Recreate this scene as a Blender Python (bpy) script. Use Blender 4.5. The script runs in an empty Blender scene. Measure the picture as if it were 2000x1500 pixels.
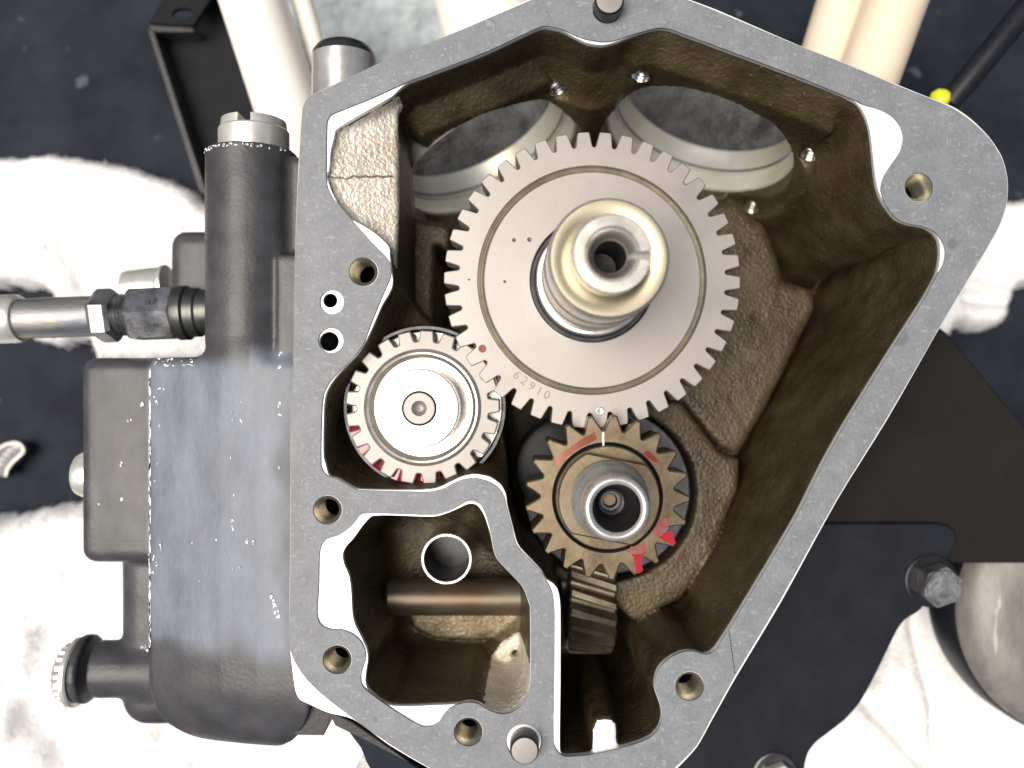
import bpy, bmesh, math, random
import numpy as np
from mathutils import Vector, Matrix

random.seed(7)
rng = np.random.RandomState(11)
C = bpy.context.scene.collection
scene = bpy.context.scene
S = 0.00015            # one unit of the working drawing = 0.15 mm
D = 1600.0             # lens to gasket plane, in the same units (0.24 m)

# ------------------------------------------------------------------ camera
cam_d = bpy.data.cameras.new('camera')
cam = bpy.data.objects.new('camera', cam_d); C.objects.link(cam)
cam.location = (0, 0, D * S)
cam_d.sensor_width = 36.0
cam_d.lens = 36.0 * D / 2000.0
cam_d.clip_start = 0.005
cam_d.clip_end = 50
cam_d.dof.use_dof = True
cam_d.dof.focus_distance = (D + 10) * S
cam_d.dof.aperture_fstop = 6.5
scene.camera = cam

# ------------------------------------------------------------------ sky and sun
SUN_EL, SUN_AZ = 70.0, 186.0        # azimuth counted anticlockwise from +X: light comes from the upper left
world = bpy.data.worlds.new('World'); scene.world = world
world.use_nodes = True
wn = world.node_tree.nodes; wl = world.node_tree.links
bg = wn['Background']
sky = wn.new('ShaderNodeTexSky'); sky.sky_type = 'NISHITA'; sky.sun_disc = False
sky.sun_elevation = math.radians(SUN_EL)
sky.sun_rotation = math.radians(90.0 - SUN_AZ)
sky.air_density = 1.0; sky.dust_density = 3.0; sky.ozone_density = 1.0
wl.new(sky.outputs[0], bg.inputs[0])
bg.inputs[1].default_value = 0.05
sd = bpy.data.lights.new('sun', 'SUN'); so = bpy.data.objects.new('sun', sd); C.objects.link(so)
sd.energy = 3.5; sd.angle = math.radians(46); sd.color = (1.0, 0.93, 0.82)
_d = Vector((math.cos(math.radians(SUN_EL)) * math.cos(math.radians(SUN_AZ)),
             math.cos(math.radians(SUN_EL)) * math.sin(math.radians(SUN_AZ)),
             math.sin(math.radians(SUN_EL))))
so.rotation_euler = _d.to_track_quat('Z', 'Y').to_euler()
so.location = _d * 2
scene.view_settings.view_transform = 'Standard'
scene.view_settings.look = 'None'
scene.view_settings.exposure = 0.45
scene.view_settings.gamma = 1.0

# ------------------------------------------------------------------ helpers
def P(u, v, z=0.0):
    k = (D - z) / D
    return ((u - 1000.0) * k, (750.0 - v) * k, z)
def P2(u, v, z=0.0):
    return P(u, v, z)[:2]
def PP(pts, z=0.0):
    return np.array([P2(u, v, z) for u, v in pts], float)

def prop(o, label=None, cat=None, group=None, kind=None):
    if label: o['label'] = label
    if cat: o['category'] = cat
    if group: o['group'] = group
    if kind: o['kind'] = kind
    return o
def thing(name, label, cat, loc, group=None):
    o = bpy.data.objects.new(name, None); C.objects.link(o)
    o.location = Vector(loc) * S; o.empty_display_size = 0.01
    return prop(o, label, cat, group)

def mesh(name, verts, faces, mat, parent=None, smooth=False, angle=None, mats=None, mi=None):
    """verts in drawing units, world; linked as ONE object, local to its parent"""
    V = np.asarray(verts, float) * S
    if parent is not None:
        off = np.array(parent.matrix_world.translation) if parent.parent is None else np.array(parent['org'])
        if parent.parent is None: off = np.array(parent.location)
    else:
        off = (V.min(0) + V.max(0)) / 2; off[2] = V[:, 2].min()
    loc = off if parent is None else None
    V = V - off
    me = bpy.data.meshes.new(name)
    if isinstance(faces, np.ndarray):
        nf, k = faces.shape
        me.vertices.add(len(V)); me.vertices.foreach_set('co', V.ravel().astype(np.float32))
        me.loops.add(nf * k); me.loops.foreach_set('vertex_index', faces.ravel().astype(np.int32))
        me.polygons.add(nf)
        me.polygons.foreach_set('loop_start', np.arange(0, nf * k, k, dtype=np.int32))
        me.update(calc_edges=True)
    else:
        me.from_pydata([tuple(p) for p in V], [], faces)
        me.update()
    me.validate()
    for m in (mats or [mat]): me.materials.append(m)
    if mi is not None: me.polygons.foreach_set('material_index', np.asarray(mi, np.int32))
    if smooth: me.polygons.foreach_set('use_smooth', [True] * len(me.polygons))
    if angle is not None:
        try: me.set_sharp_from_angle(angle=math.radians(angle))
        except Exception: pass
    o = bpy.data.objects.new(name, me); C.objects.link(o)
    if parent is not None:
        o.parent = parent; o['org'] = tuple(off); del o['org']
        _org[o.name] = off
        if parent.parent is not None or parent.type == 'MESH':
            pass
    else:
        o.location = loc; _org[o.name] = off
    return o
_org = {}
def sub(o):
    """make a mesh part usable as parent for sub-parts (its own origin equals its parent's)"""
    return o

def mesh_on(name, verts, faces, mat, host, **kw):
    """part of a mesh object that sits at _org[host]"""
    V = np.asarray(verts, float) * S - np.array(_org[host.name])
    me = bpy.data.meshes.new(name); me.from_pydata([tuple(p) for p in V], [], [tuple(int(i) for i in f) for f in faces]); me.update()
    me.materials.append(mat)
    if kw.get('smooth'): me.polygons.foreach_set('use_smooth', [True] * len(me.polygons))
    if kw.get('angle') is not None:
        me.set_sharp_from_angle(angle=math.radians(kw['angle']))
    o = bpy.data.objects.new(name, me); C.objects.link(o); o.parent = host; _org[o.name] = _org[host.name]
    return o

def frame(axis):
    a = Vector(axis).normalized()
    t = Vector((0, 0, 1)) if abs(a.z) < 0.9 else Vector((0, 1, 0))
    x = t.cross(a).normalized(); y = a.cross(x)
    return np.array(x), np.array(y), np.array(a)

def lathe(profile, origin, axis=(0, 0, 1), n=64, a0=0.0, a1=360.0, facet=False):
    """profile [(r, h)] turned about axis through origin -> verts, faces"""
    x, y, a = frame(axis)
    full = abs(a1 - a0 - 360) < 1e-6
    na = n if full else n + 1
    ang = np.radians(np.linspace(a0, a1, na, endpoint=not full))
    V = []; F = []
    O = np.array(origin, float)
    for r, h in profile:
        for t in ang:
            V.append(O + x * r * math.cos(t) + y * r * math.sin(t) + a * h)
    m = len(profile)
    for i in range(m - 1):
        for j in range(na if full else na - 1):
            k = (j + 1) % na
            F.append((i * na + j, i * na + k, (i + 1) * na + k, (i + 1) * na + j))
    if not full:
        F.append(tuple(i * na for i in range(m)))
        F.append(tuple(i * na + na - 1 for i in reversed(range(m))))
    return V, F

def join(*parts):
    V = []; F = []
    for v, f in parts:
        b = len(V); V += [tuple(p) for p in v]; F += [tuple(i + b for i in q) for q in f]
    return V, F

def cyl_profile(r, h0, h1, c=3.0):
    return [(0.01, h0), (r - c, h0), (r, h0 + c), (r, h1 - c), (r - c, h1), (0.01, h1)]

def ring_poly(n, r, a0=0.0):
    return [(r * math.cos(a0 + 2 * math.pi * i / n), r * math.sin(a0 + 2 * math.pi * i / n)) for i in range(n)]

def prism(poly, z0, z1, bevel=0.0):
    """poly = xy points in drawing units, vertical walls, optional top chamfer"""
    P_ = [tuple(p) for p in poly]
    a = sum(P_[i][0] * P_[(i + 1) % len(P_)][1] - P_[(i + 1) % len(P_)][0] * P_[i][1] for i in range(len(P_)))
    if a < 0: P_.reverse()
    n = len(P_)
    rings = [[(x, y, z0) for x, y in P_], [(x, y, z1 - bevel) for x, y in P_]]
    if bevel > 0:
        Q = offset_poly(np.array(P_), bevel)
        rings.append([(x, y, z1) for x, y in Q])
    V = [p for r in rings for p in r]; F = []
    for k in range(len(rings) - 1):
        for i in range(n):
            j = (i + 1) % n
            F.append((k * n + i, k * n + j, (k + 1) * n + j, (k + 1) * n + i))
    F.append(tuple((len(rings) - 1) * n + i for i in range(n)))
    F.append(tuple(reversed(range(n))))
    return V, F

def normals2(poly):
    p = np.asarray(poly, float); n = len(p)
    e = np.roll(p, -1, 0) - p
    L = np.linalg.norm(e, axis=1, keepdims=True); e = e / np.maximum(L, 1e-6)
    area = 0.5 * np.sum(p[:, 0] * np.roll(p[:, 1], -1) - np.roll(p[:, 0], -1) * p[:, 1])
    s = 1.0 if area > 0 else -1.0
    nn = np.stack([-e[:, 1], e[:, 0]], 1) * s      # inward
    m = nn + np.roll(nn, 1, 0)
    m /= np.maximum(np.linalg.norm(m, axis=1, keepdims=True), 0.35)
    return m
def offset_poly(poly, d):
    return np.asarray(poly, float) + normals2(poly) * d

def plate(name, outer, holes, z0, z1, bevel, mat, parent, res=1):
    """flat plate with real holes from outlines (xy drawing units)"""
    cu = bpy.data.curves.new(name, 'CURVE'); cu.dimensions = '2D'; cu.fill_mode = 'BOTH'
    cu.extrude = ((z1 - z0) / 2 - bevel) * S; cu.bevel_depth = bevel * S; cu.bevel_resolution = res
    if bevel > 0: cu.offset = -bevel * S
    for pts in [outer] + holes:
        sp = cu.splines.new('POLY'); sp.points.add(len(pts) - 1); sp.use_cyclic_u = True
        for q, (x, y) in zip(sp.points, pts): q.co = (x * S, y * S, 0, 1)
    tmp = bpy.data.objects.new(name + '_tmp', cu); C.objects.link(tmp)
    dg = bpy.context.evaluated_depsgraph_get(); dg.update()
    me = bpy.data.meshes.new_from_object(tmp.evaluated_get(dg))
    bpy.data.objects.remove(tmp); bpy.data.curves.remove(cu)
    n = len(me.vertices); co = np.empty(n * 3, np.float32); me.vertices.foreach_get('co', co)
    co = co.reshape(-1, 3).astype(float); co[:, 2] += (z0 + z1) / 2 * S
    off = np.array(parent.location) if parent is not None else np.array((0, 0, z0 * S))
    co -= off
    me.vertices.foreach_set('co', co.ravel().astype(np.float32)); me.update()
    me.name = name; me.materials.clear(); me.materials.append(mat)
    o = bpy.data.objects.new(name, me); C.objects.link(o)
    if parent is not None: o.parent = parent
    else: o.location = off
    _org[o.name] = off
    return o

def smooth_loop(pts, sub=4):
    """closed Catmull-Rom through traced points"""
    p = np.asarray(pts, float); n = len(p); out = []
    for i in range(n):
        p0, p1, p2, p3 = p[i - 1], p[i], p[(i + 1) % n], p[(i + 2) % n]
        d1 = np.linalg.norm(p2 - p1)
        k = 1 if d1 < 4 else sub
        t1 = (p2 - p0); t2 = (p3 - p1)
        L = d1
        t1 = t1 / max(np.linalg.norm(t1), 1e-6) * L; t2 = t2 / max(np.linalg.norm(t2), 1e-6) * L
        for s in range(k):
            t = s / k
            h = (2*t**3-3*t**2+1)*p1 + (t**3-2*t**2+t)*t1*0.8 + (-2*t**3+3*t**2)*p2 + (t**3-t**2)*t2*0.8
            out.append(tuple(h))
    return out

def text_mesh(name, body, size, depth, M, mat, host):
    cu = bpy.data.curves.new(name, 'FONT'); cu.body = body; cu.size = size * S
    cu.extrude = depth * S; cu.align_x = 'CENTER'; cu.align_y = 'CENTER'; cu.resolution_u = 3
    tmp = bpy.data.objects.new(name + '_tmp', cu); C.objects.link(tmp)
    dg = bpy.context.evaluated_depsgraph_get(); dg.update()
    me = bpy.data.meshes.new_from_object(tmp.evaluated_get(dg))
    bpy.data.objects.remove(tmp); bpy.data.curves.remove(cu)
    off = _org[host.name] if host.name in _org else np.array(host.location)
    me.transform(Matrix.Translation(-Vector(off)) @ M)
    me.materials.clear(); me.materials.append(mat); me.name = name
    o = bpy.data.objects.new(name, me); C.objects.link(o); o.parent = host
    return o

# ------------------------------------------------------------------ materials
def mk(name, c1, c2=None, metallic=0.0, rough=0.5, rough2=None, feat=60, detail=6, bump=0.0, bfeat=8, bdetail=3,
       lo=0.35, hi=0.65, specular=0.5, stretch=None, fine=0.0, ffeat=3, spots=None, aniso=None, coat=0.0, rings=0.0):
    m = bpy.data.materials.new(name); m.use_nodes = True
    N = m.node_tree.nodes; L = m.node_tree.links
    b = N['Principled BSDF']
    b.inputs['Metallic'].default_value = metallic
    b.inputs['Specular IOR Level'].default_value = specular
    if coat: b.inputs['Coat Weight'].default_value = coat; b.inputs['Coat Roughness'].default_value = 0.15
    tc = N.new('ShaderNodeTexCoord')
    vec = tc.outputs['Object']
    if stretch:
        mp = N.new('ShaderNodeMapping'); mp.inputs['Scale'].default_value = stretch
        L.new(vec, mp.inputs['Vector']); vec2 = mp.outputs['Vector']
    else: vec2 = vec
    c2 = c2 or tuple(x * 0.8 for x in c1)
    nz = N.new('ShaderNodeTexNoise'); nz.inputs['Scale'].default_value = 1.0 / (feat * S)
    nz.inputs['Detail'].default_value = detail; nz.inputs['Roughness'].default_value = 0.62
    L.new(vec2, nz.inputs['Vector'])
    rp = N.new('ShaderNodeValToRGB'); rp.color_ramp.elements[0].position = lo; rp.color_ramp.elements[1].position = hi
    rp.color_ramp.elements[0].color = (*c2, 1); rp.color_ramp.elements[1].color = (*c1, 1)
    L.new(nz.outputs['Fac'], rp.inputs['Fac'])
    col = rp.outputs['Color']
    if fine:
        n2 = N.new('ShaderNodeTexNoise'); n2.inputs['Scale'].default_value = 1.0 / (ffeat * S); n2.inputs['Detail'].default_value = 2
        L.new(vec2, n2.inputs['Vector'])
        mr = N.new('ShaderNodeMapRange'); mr.inputs[1].default_value = 0.3; mr.inputs[2].default_value = 0.7
        mr.inputs[3].default_value = 1 - fine; mr.inputs[4].default_value = 1 + fine
        L.new(n2.outputs['Fac'], mr.inputs[0])
        mx = N.new('ShaderNodeVectorMath'); mx.operation = 'MULTIPLY'
        L.new(col, mx.inputs[0]); L.new(mr.outputs[0], mx.inputs[1]); col = mx.outputs[0]
    if rings:
        wv = N.new('ShaderNodeTexWave'); wv.wave_type = 'RINGS'; wv.rings_direction = 'Z'; wv.inputs['Scale'].default_value = 1.0 / (22 * S)
        wv.inputs['Distortion'].default_value = 1.5; wv.inputs['Detail'].default_value = 4; wv.inputs['Detail Scale'].default_value = 6
        L.new(vec, wv.inputs['Vector'])
        mw_ = N.new('ShaderNodeMapRange'); mw_.inputs[3].default_value = 1 - rings; mw_.inputs[4].default_value = 1 + rings
        L.new(wv.outputs['Fac'], mw_.inputs[0])
        mx = N.new('ShaderNodeVectorMath'); mx.operation = 'MULTIPLY'
        L.new(col, mx.inputs[0]); L.new(mw_.outputs[0], mx.inputs[1]); col = mx.outputs[0]
    for sp in (spots or []):
        # sp = (feature size, threshold, colour, stretch)
        n3 = N.new('ShaderNodeTexNoise'); n3.inputs['Scale'].default_value = 1.0 / (sp[0] * S); n3.inputs['Detail'].default_value = 3
        v3 = vec
        if sp[3]:
            mp3 = N.new('ShaderNodeMapping'); mp3.inputs['Scale'].default_value = sp[3]
            L.new(vec, mp3.inputs['Vector']); v3 = mp3.outputs['Vector']
        L.new(v3, n3.inputs['Vector'])
        r3 = N.new('ShaderNodeMapRange'); r3.inputs[1].default_value = sp[1]; r3.inputs[2].default_value = sp[1] + (sp[4] if len(sp) > 4 else 0.05)
        L.new(n3.outputs['Fac'], r3.inputs[0])
        m3 = N.new('ShaderNodeMix'); m3.data_type = 'RGBA'
        L.new(r3.outputs[0], m3.inputs[0]); L.new(col, m3.inputs[6]); m3.inputs[7].default_value = (*sp[2], 1)
        col = m3.outputs[2]
    L.new(col, b.inputs['Base Color'])
    if rough2 is not None:
        mr2 = N.new('ShaderNodeMapRange'); mr2.inputs[1].default_value = 0.3; mr2.inputs[2].default_value = 0.7
        mr2.inputs[3].default_value = rough; mr2.inputs[4].default_value = rough2
        L.new(nz.outputs['Fac'], mr2.inputs[0]); L.new(mr2.outputs[0], b.inputs['Roughness'])
    else: b.inputs['Roughness'].default_value = rough
    if bump:
        nb = N.new('ShaderNodeTexNoise'); nb.inputs['Scale'].default_value = 1.0 / (bfeat * S)
        nb.inputs['Detail'].default_value = bdetail
        L.new(vec2, nb.inputs['Vector'])
        bp = N.new('ShaderNodeBump'); bp.inputs['Strength'].default_value = 1.0; bp.inputs['Distance'].default_value = bump * S
        L.new(nb.outputs['Fac'], bp.inputs['Height']); L.new(bp.outputs['Normal'], b.inputs['Normal'])
    return m

M = {}
M['gasket'] = mk('gasket_fibre', (0.20, 0.209, 0.228), (0.162, 0.169, 0.184), rough=0.55, feat=45, fine=0.10, ffeat=6, bump=0.5, bfeat=7,
                 spots=[(18, 0.625, (0.245, 0.255, 0.273), (1, 2.0, 1)), (15, 0.64, (0.245, 0.255, 0.273), (2.2, 1, 1)), (60, 0.68, (0.13, 0.135, 0.14), None)])
M['machined'] = mk('machined_aluminium', (0.95, 0.94, 0.92), (0.90, 0.89, 0.87), metallic=0.45, rough=0.4, feat=40, bump=0.15, bfeat=5)
M['cast_oily'] = mk('oily_cast_aluminium', (0.104, 0.078, 0.038), (0.040, 0.027, 0.012), metallic=0.3, rough=0.31, rough2=0.55, feat=95, detail=5,
                    bump=2.7, bfeat=7.5, bdetail=2, fine=0.12, ffeat=8, lo=0.3, hi=0.72, spots=[(9, 0.71, (0.34, 0.28, 0.16), None), (190, 0.52, (0.030, 0.019, 0.009), (1, 1, 0.6), 0.28)])
M['cast_bare'] = mk('bare_sunlit_cast_aluminium', (0.80, 0.74, 0.65), (0.60, 0.52, 0.40), metallic=0.3, rough=0.45, feat=70, bump=5.0, bfeat=8, bdetail=2, fine=0.15, ffeat=7)  # less oily metal, with some sky light painted into its brightness
M['cast_mid'] = mk('half_lit_stained_cast', (0.36, 0.30, 0.20), (0.18, 0.135, 0.075), metallic=0.3, rough=0.45, feat=60, bump=6.5, bfeat=9, bdetail=2, fine=0.15, ffeat=7)  # paler than the oily cast, light on the pocket pad painted in
M['cast_dark'] = mk('dark_rough_cast', (0.085, 0.085, 0.088), (0.04, 0.04, 0.04), rough=0.5, feat=40, bump=6.0, bfeat=11, bdetail=3)  # dark grey rough cast for the pads behind the bores
M['steel'] = mk('satin_steel', (0.32, 0.292, 0.274), (0.28, 0.256, 0.242), metallic=0.4, rough=0.38, rough2=0.5, feat=120, fine=0.03, ffeat=4, bump=0.1, bfeat=4)
M['turned'] = mk('turned_gear_steel', (0.345, 0.313, 0.292), (0.30, 0.273, 0.255), metallic=0.4, rough=0.34, rough2=0.5, feat=130, fine=0.025, ffeat=4, bump=0.1, bfeat=4, rings=0.016, spots=[(120, 0.69, (0.285, 0.255, 0.23), None, 0.15)])
M['steel_edge'] = mk('ground_steel', (0.60, 0.57, 0.53), (0.50, 0.47, 0.43), metallic=0.8, rough=0.22, rough2=0.34, feat=50)
M['steel_bright'] = mk('bright_steel', (0.54, 0.525, 0.51), (0.45, 0.435, 0.42), metallic=0.6, rough=0.2, rough2=0.34, feat=60)
M['steel_warm'] = mk('warm_reflection_steel', (0.46, 0.415, 0.315), (0.38, 0.33, 0.235), metallic=0.9, rough=0.27, feat=90)  # steel with a warm reflection mixed into its base colour
M['groove'] = mk('groove_steel', (0.33, 0.305, 0.235), (0.25, 0.235, 0.20), metallic=0.7, rough=0.35, feat=40)
M['bore'] = mk('honed_bore', (0.84, 0.83, 0.78), (0.76, 0.69, 0.53), metallic=0.5, rough=0.32, rough2=0.45, feat=110, fine=0.04, ffeat=5)
M['pinion'] = mk('oily_pinion_steel', (0.165, 0.13, 0.083), (0.105, 0.074, 0.04), metallic=0.6, rough=0.3, rough2=0.42, feat=45, bump=0.25, bfeat=10, coat=0.1)
M['dark_steel'] = mk('dark_steel', (0.10, 0.10, 0.105), (0.05, 0.05, 0.055), metallic=0.8, rough=0.4, feat=50, bump=0.5, bfeat=10)
M['worm'] = mk('worn_gear_steel', (0.20, 0.175, 0.13), (0.11, 0.09, 0.058), metallic=0.75, rough=0.35, feat=40)
M['copper'] = mk('stained_shaft', (0.125, 0.11, 0.085), (0.10, 0.06, 0.03), metallic=0.6, rough=0.32, rough2=0.4, feat=150, stretch=(1, 3, 3))
M['pipe'] = mk('pipe_steel', (0.75, 0.74, 0.70), (0.6, 0.58, 0.54), metallic=1.0, rough=0.3, feat=30)
M['hole'] = mk('hole_shade', (0.03, 0.03, 0.035), (0.012, 0.012, 0.014), metallic=0.3, rough=0.3, feat=30)  # near black stands in for the shade deep inside holes and gaps
M['thread'] = mk('thread_aluminium', (0.50, 0.47, 0.40), (0.34, 0.30, 0.22), metallic=0.9, rough=0.3, feat=30)
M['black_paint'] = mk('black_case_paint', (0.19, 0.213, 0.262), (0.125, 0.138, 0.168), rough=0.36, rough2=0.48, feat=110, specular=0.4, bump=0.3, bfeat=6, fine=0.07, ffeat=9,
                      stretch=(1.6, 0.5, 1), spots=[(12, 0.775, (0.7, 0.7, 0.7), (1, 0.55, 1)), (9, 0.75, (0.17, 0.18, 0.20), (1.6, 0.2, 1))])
M['rough_paint'] = mk('rough_black_paint', (0.055, 0.052, 0.054), (0.035, 0.033, 0.034), specular=0.3, rough=0.45, feat=70, bump=1.1, bfeat=6, fine=0.15, ffeat=7,
                      spots=[(16, 0.735, (0.6, 0.6, 0.6), None)])
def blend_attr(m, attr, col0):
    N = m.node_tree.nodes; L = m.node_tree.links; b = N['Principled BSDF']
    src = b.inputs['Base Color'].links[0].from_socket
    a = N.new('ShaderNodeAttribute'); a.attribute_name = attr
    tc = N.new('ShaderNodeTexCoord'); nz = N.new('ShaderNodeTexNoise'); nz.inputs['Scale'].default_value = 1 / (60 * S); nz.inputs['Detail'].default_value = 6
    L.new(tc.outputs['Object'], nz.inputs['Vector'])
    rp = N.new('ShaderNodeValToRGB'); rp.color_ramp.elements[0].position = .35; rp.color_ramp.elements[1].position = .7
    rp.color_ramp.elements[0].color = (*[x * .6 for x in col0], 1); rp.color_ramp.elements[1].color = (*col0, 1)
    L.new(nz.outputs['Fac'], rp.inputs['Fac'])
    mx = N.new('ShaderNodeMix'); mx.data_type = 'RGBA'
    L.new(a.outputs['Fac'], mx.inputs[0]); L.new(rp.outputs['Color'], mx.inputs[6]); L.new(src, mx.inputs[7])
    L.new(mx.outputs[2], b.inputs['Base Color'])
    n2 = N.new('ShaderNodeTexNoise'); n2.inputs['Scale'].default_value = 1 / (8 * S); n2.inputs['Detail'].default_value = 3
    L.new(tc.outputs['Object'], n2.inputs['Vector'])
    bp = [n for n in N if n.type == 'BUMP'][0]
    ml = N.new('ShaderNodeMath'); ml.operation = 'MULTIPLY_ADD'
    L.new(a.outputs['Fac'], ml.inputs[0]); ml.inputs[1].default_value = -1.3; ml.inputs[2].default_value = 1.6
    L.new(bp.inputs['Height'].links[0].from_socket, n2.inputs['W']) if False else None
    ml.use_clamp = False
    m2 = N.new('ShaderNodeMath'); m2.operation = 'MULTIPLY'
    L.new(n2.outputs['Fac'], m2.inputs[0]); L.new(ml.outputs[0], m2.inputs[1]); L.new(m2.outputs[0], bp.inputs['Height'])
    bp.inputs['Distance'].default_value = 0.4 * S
blend_attr(M['black_paint'], 'sky_sheen', (0.070, 0.069, 0.076))  # bluish sky sheen painted into the black paint, plain dark paint elsewhere
M['wear'] = mk('bare_wear', (0.52, 0.53, 0.55), (0.26, 0.26, 0.27), metallic=0.4, rough=0.4, feat=14)
M['chrome'] = mk('zinc_plate', (0.80, 0.785, 0.74), (0.70, 0.68, 0.60), metallic=0.6, rough=0.3, rough2=0.4, feat=40)
M['tube_cream'] = mk('cream_paint', (0.78, 0.66, 0.52), (0.74, 0.62, 0.48), rough=0.35, feat=120)
M['bracket'] = mk('black_bracket_paint', (0.008, 0.009, 0.013), (0.005, 0.005, 0.007), specular=0.15, rough=0.6, feat=60)
M['mat'] = mk('rubber_mat', (0.018, 0.022, 0.036), (0.008, 0.010, 0.017), specular=0.2, rough=0.75, feat=170, detail=8, bump=0.8, bfeat=8, spots=[(90, 0.665, (0.075, 0.085, 0.10), None), (12, 0.77, (0.12, 0.13, 0.14), None)])
M['towel'] = mk('white_terry', (0.94, 0.93, 0.925), (0.88, 0.865, 0.87), rough=0.95, feat=160, bump=8.0, bfeat=8, bdetail=4, specular=0.1)
M['floor_grey'] = mk('grey_cloth', (0.42, 0.46, 0.48), (0.22, 0.25, 0.27), rough=0.9, feat=60, bump=2.0, bfeat=12)
M['plate_black'] = mk('black_plate', (0.011, 0.013, 0.019), (0.007, 0.008, 0.012), specular=0.2, rough=0.6, feat=90, fine=0.12, ffeat=6, spots=[(26, 0.74, (0.035, 0.037, 0.045), (1, 2.5, 1))])
M['plate_brown'] = mk('dark_brown_plate', (0.015, 0.013, 0.012), (0.010, 0.009, 0.009), specular=0.15, rough=0.7, feat=150)
M['tube_cream_lit'] = mk('lit_cream_paint', (0.90, 0.85, 0.78), (0.86, 0.80, 0.72), rough=0.35, feat=120)  # cream paint lightened, strong light on the left tubes put into the colour
M['seal'] = mk('oil_wet_seal', (0.010, 0.010, 0.014), (0.006, 0.006, 0.008), rough=0.5, feat=60, specular=0.25)
M['rubber'] = mk('black_rubber', (0.014, 0.015, 0.020), (0.009, 0.009, 0.012), specular=0.3, rough=0.4, feat=40)
M['yellow'] = mk('yellow_plastic', (0.75, 0.72, 0.03), (0.62, 0.60, 0.02), rough=0.4, feat=30)
M['stained'] = mk('stained_housing', (0.225, 0.21, 0.192), (0.14, 0.13, 0.12), metallic=0.15, rough=0.5, feat=80, stretch=(1.6, 0.45, 1), fine=0.08, ffeat=9, spots=[(50, 0.66, (0.36, 0.32, 0.26), (2.5, 0.5, 1))])
M['fitting'] = mk('tarnished_fitting', (0.42, 0.42, 0.42), (0.20, 0.20, 0.21), metallic=0.9, rough=0.35, rough2=0.5, feat=45, bump=0.8, bfeat=9)
M['fitting_dark'] = mk('dark_oily_fitting', (0.12, 0.125, 0.115), (0.06, 0.06, 0.06), metallic=0.7, rough=0.4, feat=45)
M['fitting_gold'] = mk('heat_tinted_tube', (0.40, 0.37, 0.34), (0.20, 0.21, 0.25), metallic=0.8, rough=0.5, feat=60, bump=0.5, bfeat=10, stretch=(0.4, 2, 2), spots=[(40, 0.64, (0.55, 0.44, 0.16), (0.3, 2, 2))])
M['red'] = mk('red_marker', (0.42, 0.012, 0.03), (0.27, 0.02, 0.03), rough=0.65, specular=0.15, feat=14)
M['red_faint'] = mk('rubbed_red_marker', (0.30, 0.05, 0.06), (0.22, 0.12, 0.09), metallic=0.1, rough=0.6, specular=0.2, feat=10)
M['red_oil'] = mk('red_oil', (0.22, 0.004, 0.02), (0.12, 0.002, 0.008), rough=0.06, feat=40, coat=0.6)
M['amber_oil'] = mk('amber_oil', (0.30, 0.055, 0.012), (0.20, 0.03, 0.008), metallic=0.3, rough=0.08, feat=30, coat=0.8)
M['stamp'] = mk('stamped_steel', (0.20, 0.18, 0.168), (0.17, 0.155, 0.145), metallic=0.4, rough=0.45, feat=20)
M['ink'] = mk('pen_line', (0.02, 0.02, 0.025), (0.05, 0.05, 0.055), rough=0.7, feat=5)

# ------------------------------------------------------------------ signed-distance casting tools
def poly_sdf(poly, X, Y):
    p = np.asarray(poly, float); n = len(p)
    d2 = np.full(X.shape, 1e12); ins = np.zeros(X.shape, bool)
    for i in range(n):
        a = p[i]; b = p[(i + 1) % n]; e = b - a
        wx = X - a[0]; wy = Y - a[1]
        t = np.clip((wx * e[0] + wy * e[1]) / max(e @ e, 1e-9), 0, 1)
        d2 = np.minimum(d2, (wx - e[0] * t) ** 2 + (wy - e[1] * t) ** 2)
        if a[1] != b[1]:
            c = ((a[1] > Y) != (b[1] > Y)) & (X < (b[0] - a[0]) * (Y - a[1]) / (b[1] - a[1]) + a[0])
            ins ^= c
    d = np.sqrt(d2)
    return np.where(ins, -d, d).astype(np.float32)

def smax(a, b, k):
    h = np.clip(0.5 + 0.5 * (a - b) / k, 0, 1)
    return b + (a - b) * h + k * h * (1 - h)
def smin(a, b, k): return -smax(-a, -b, k)

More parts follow.
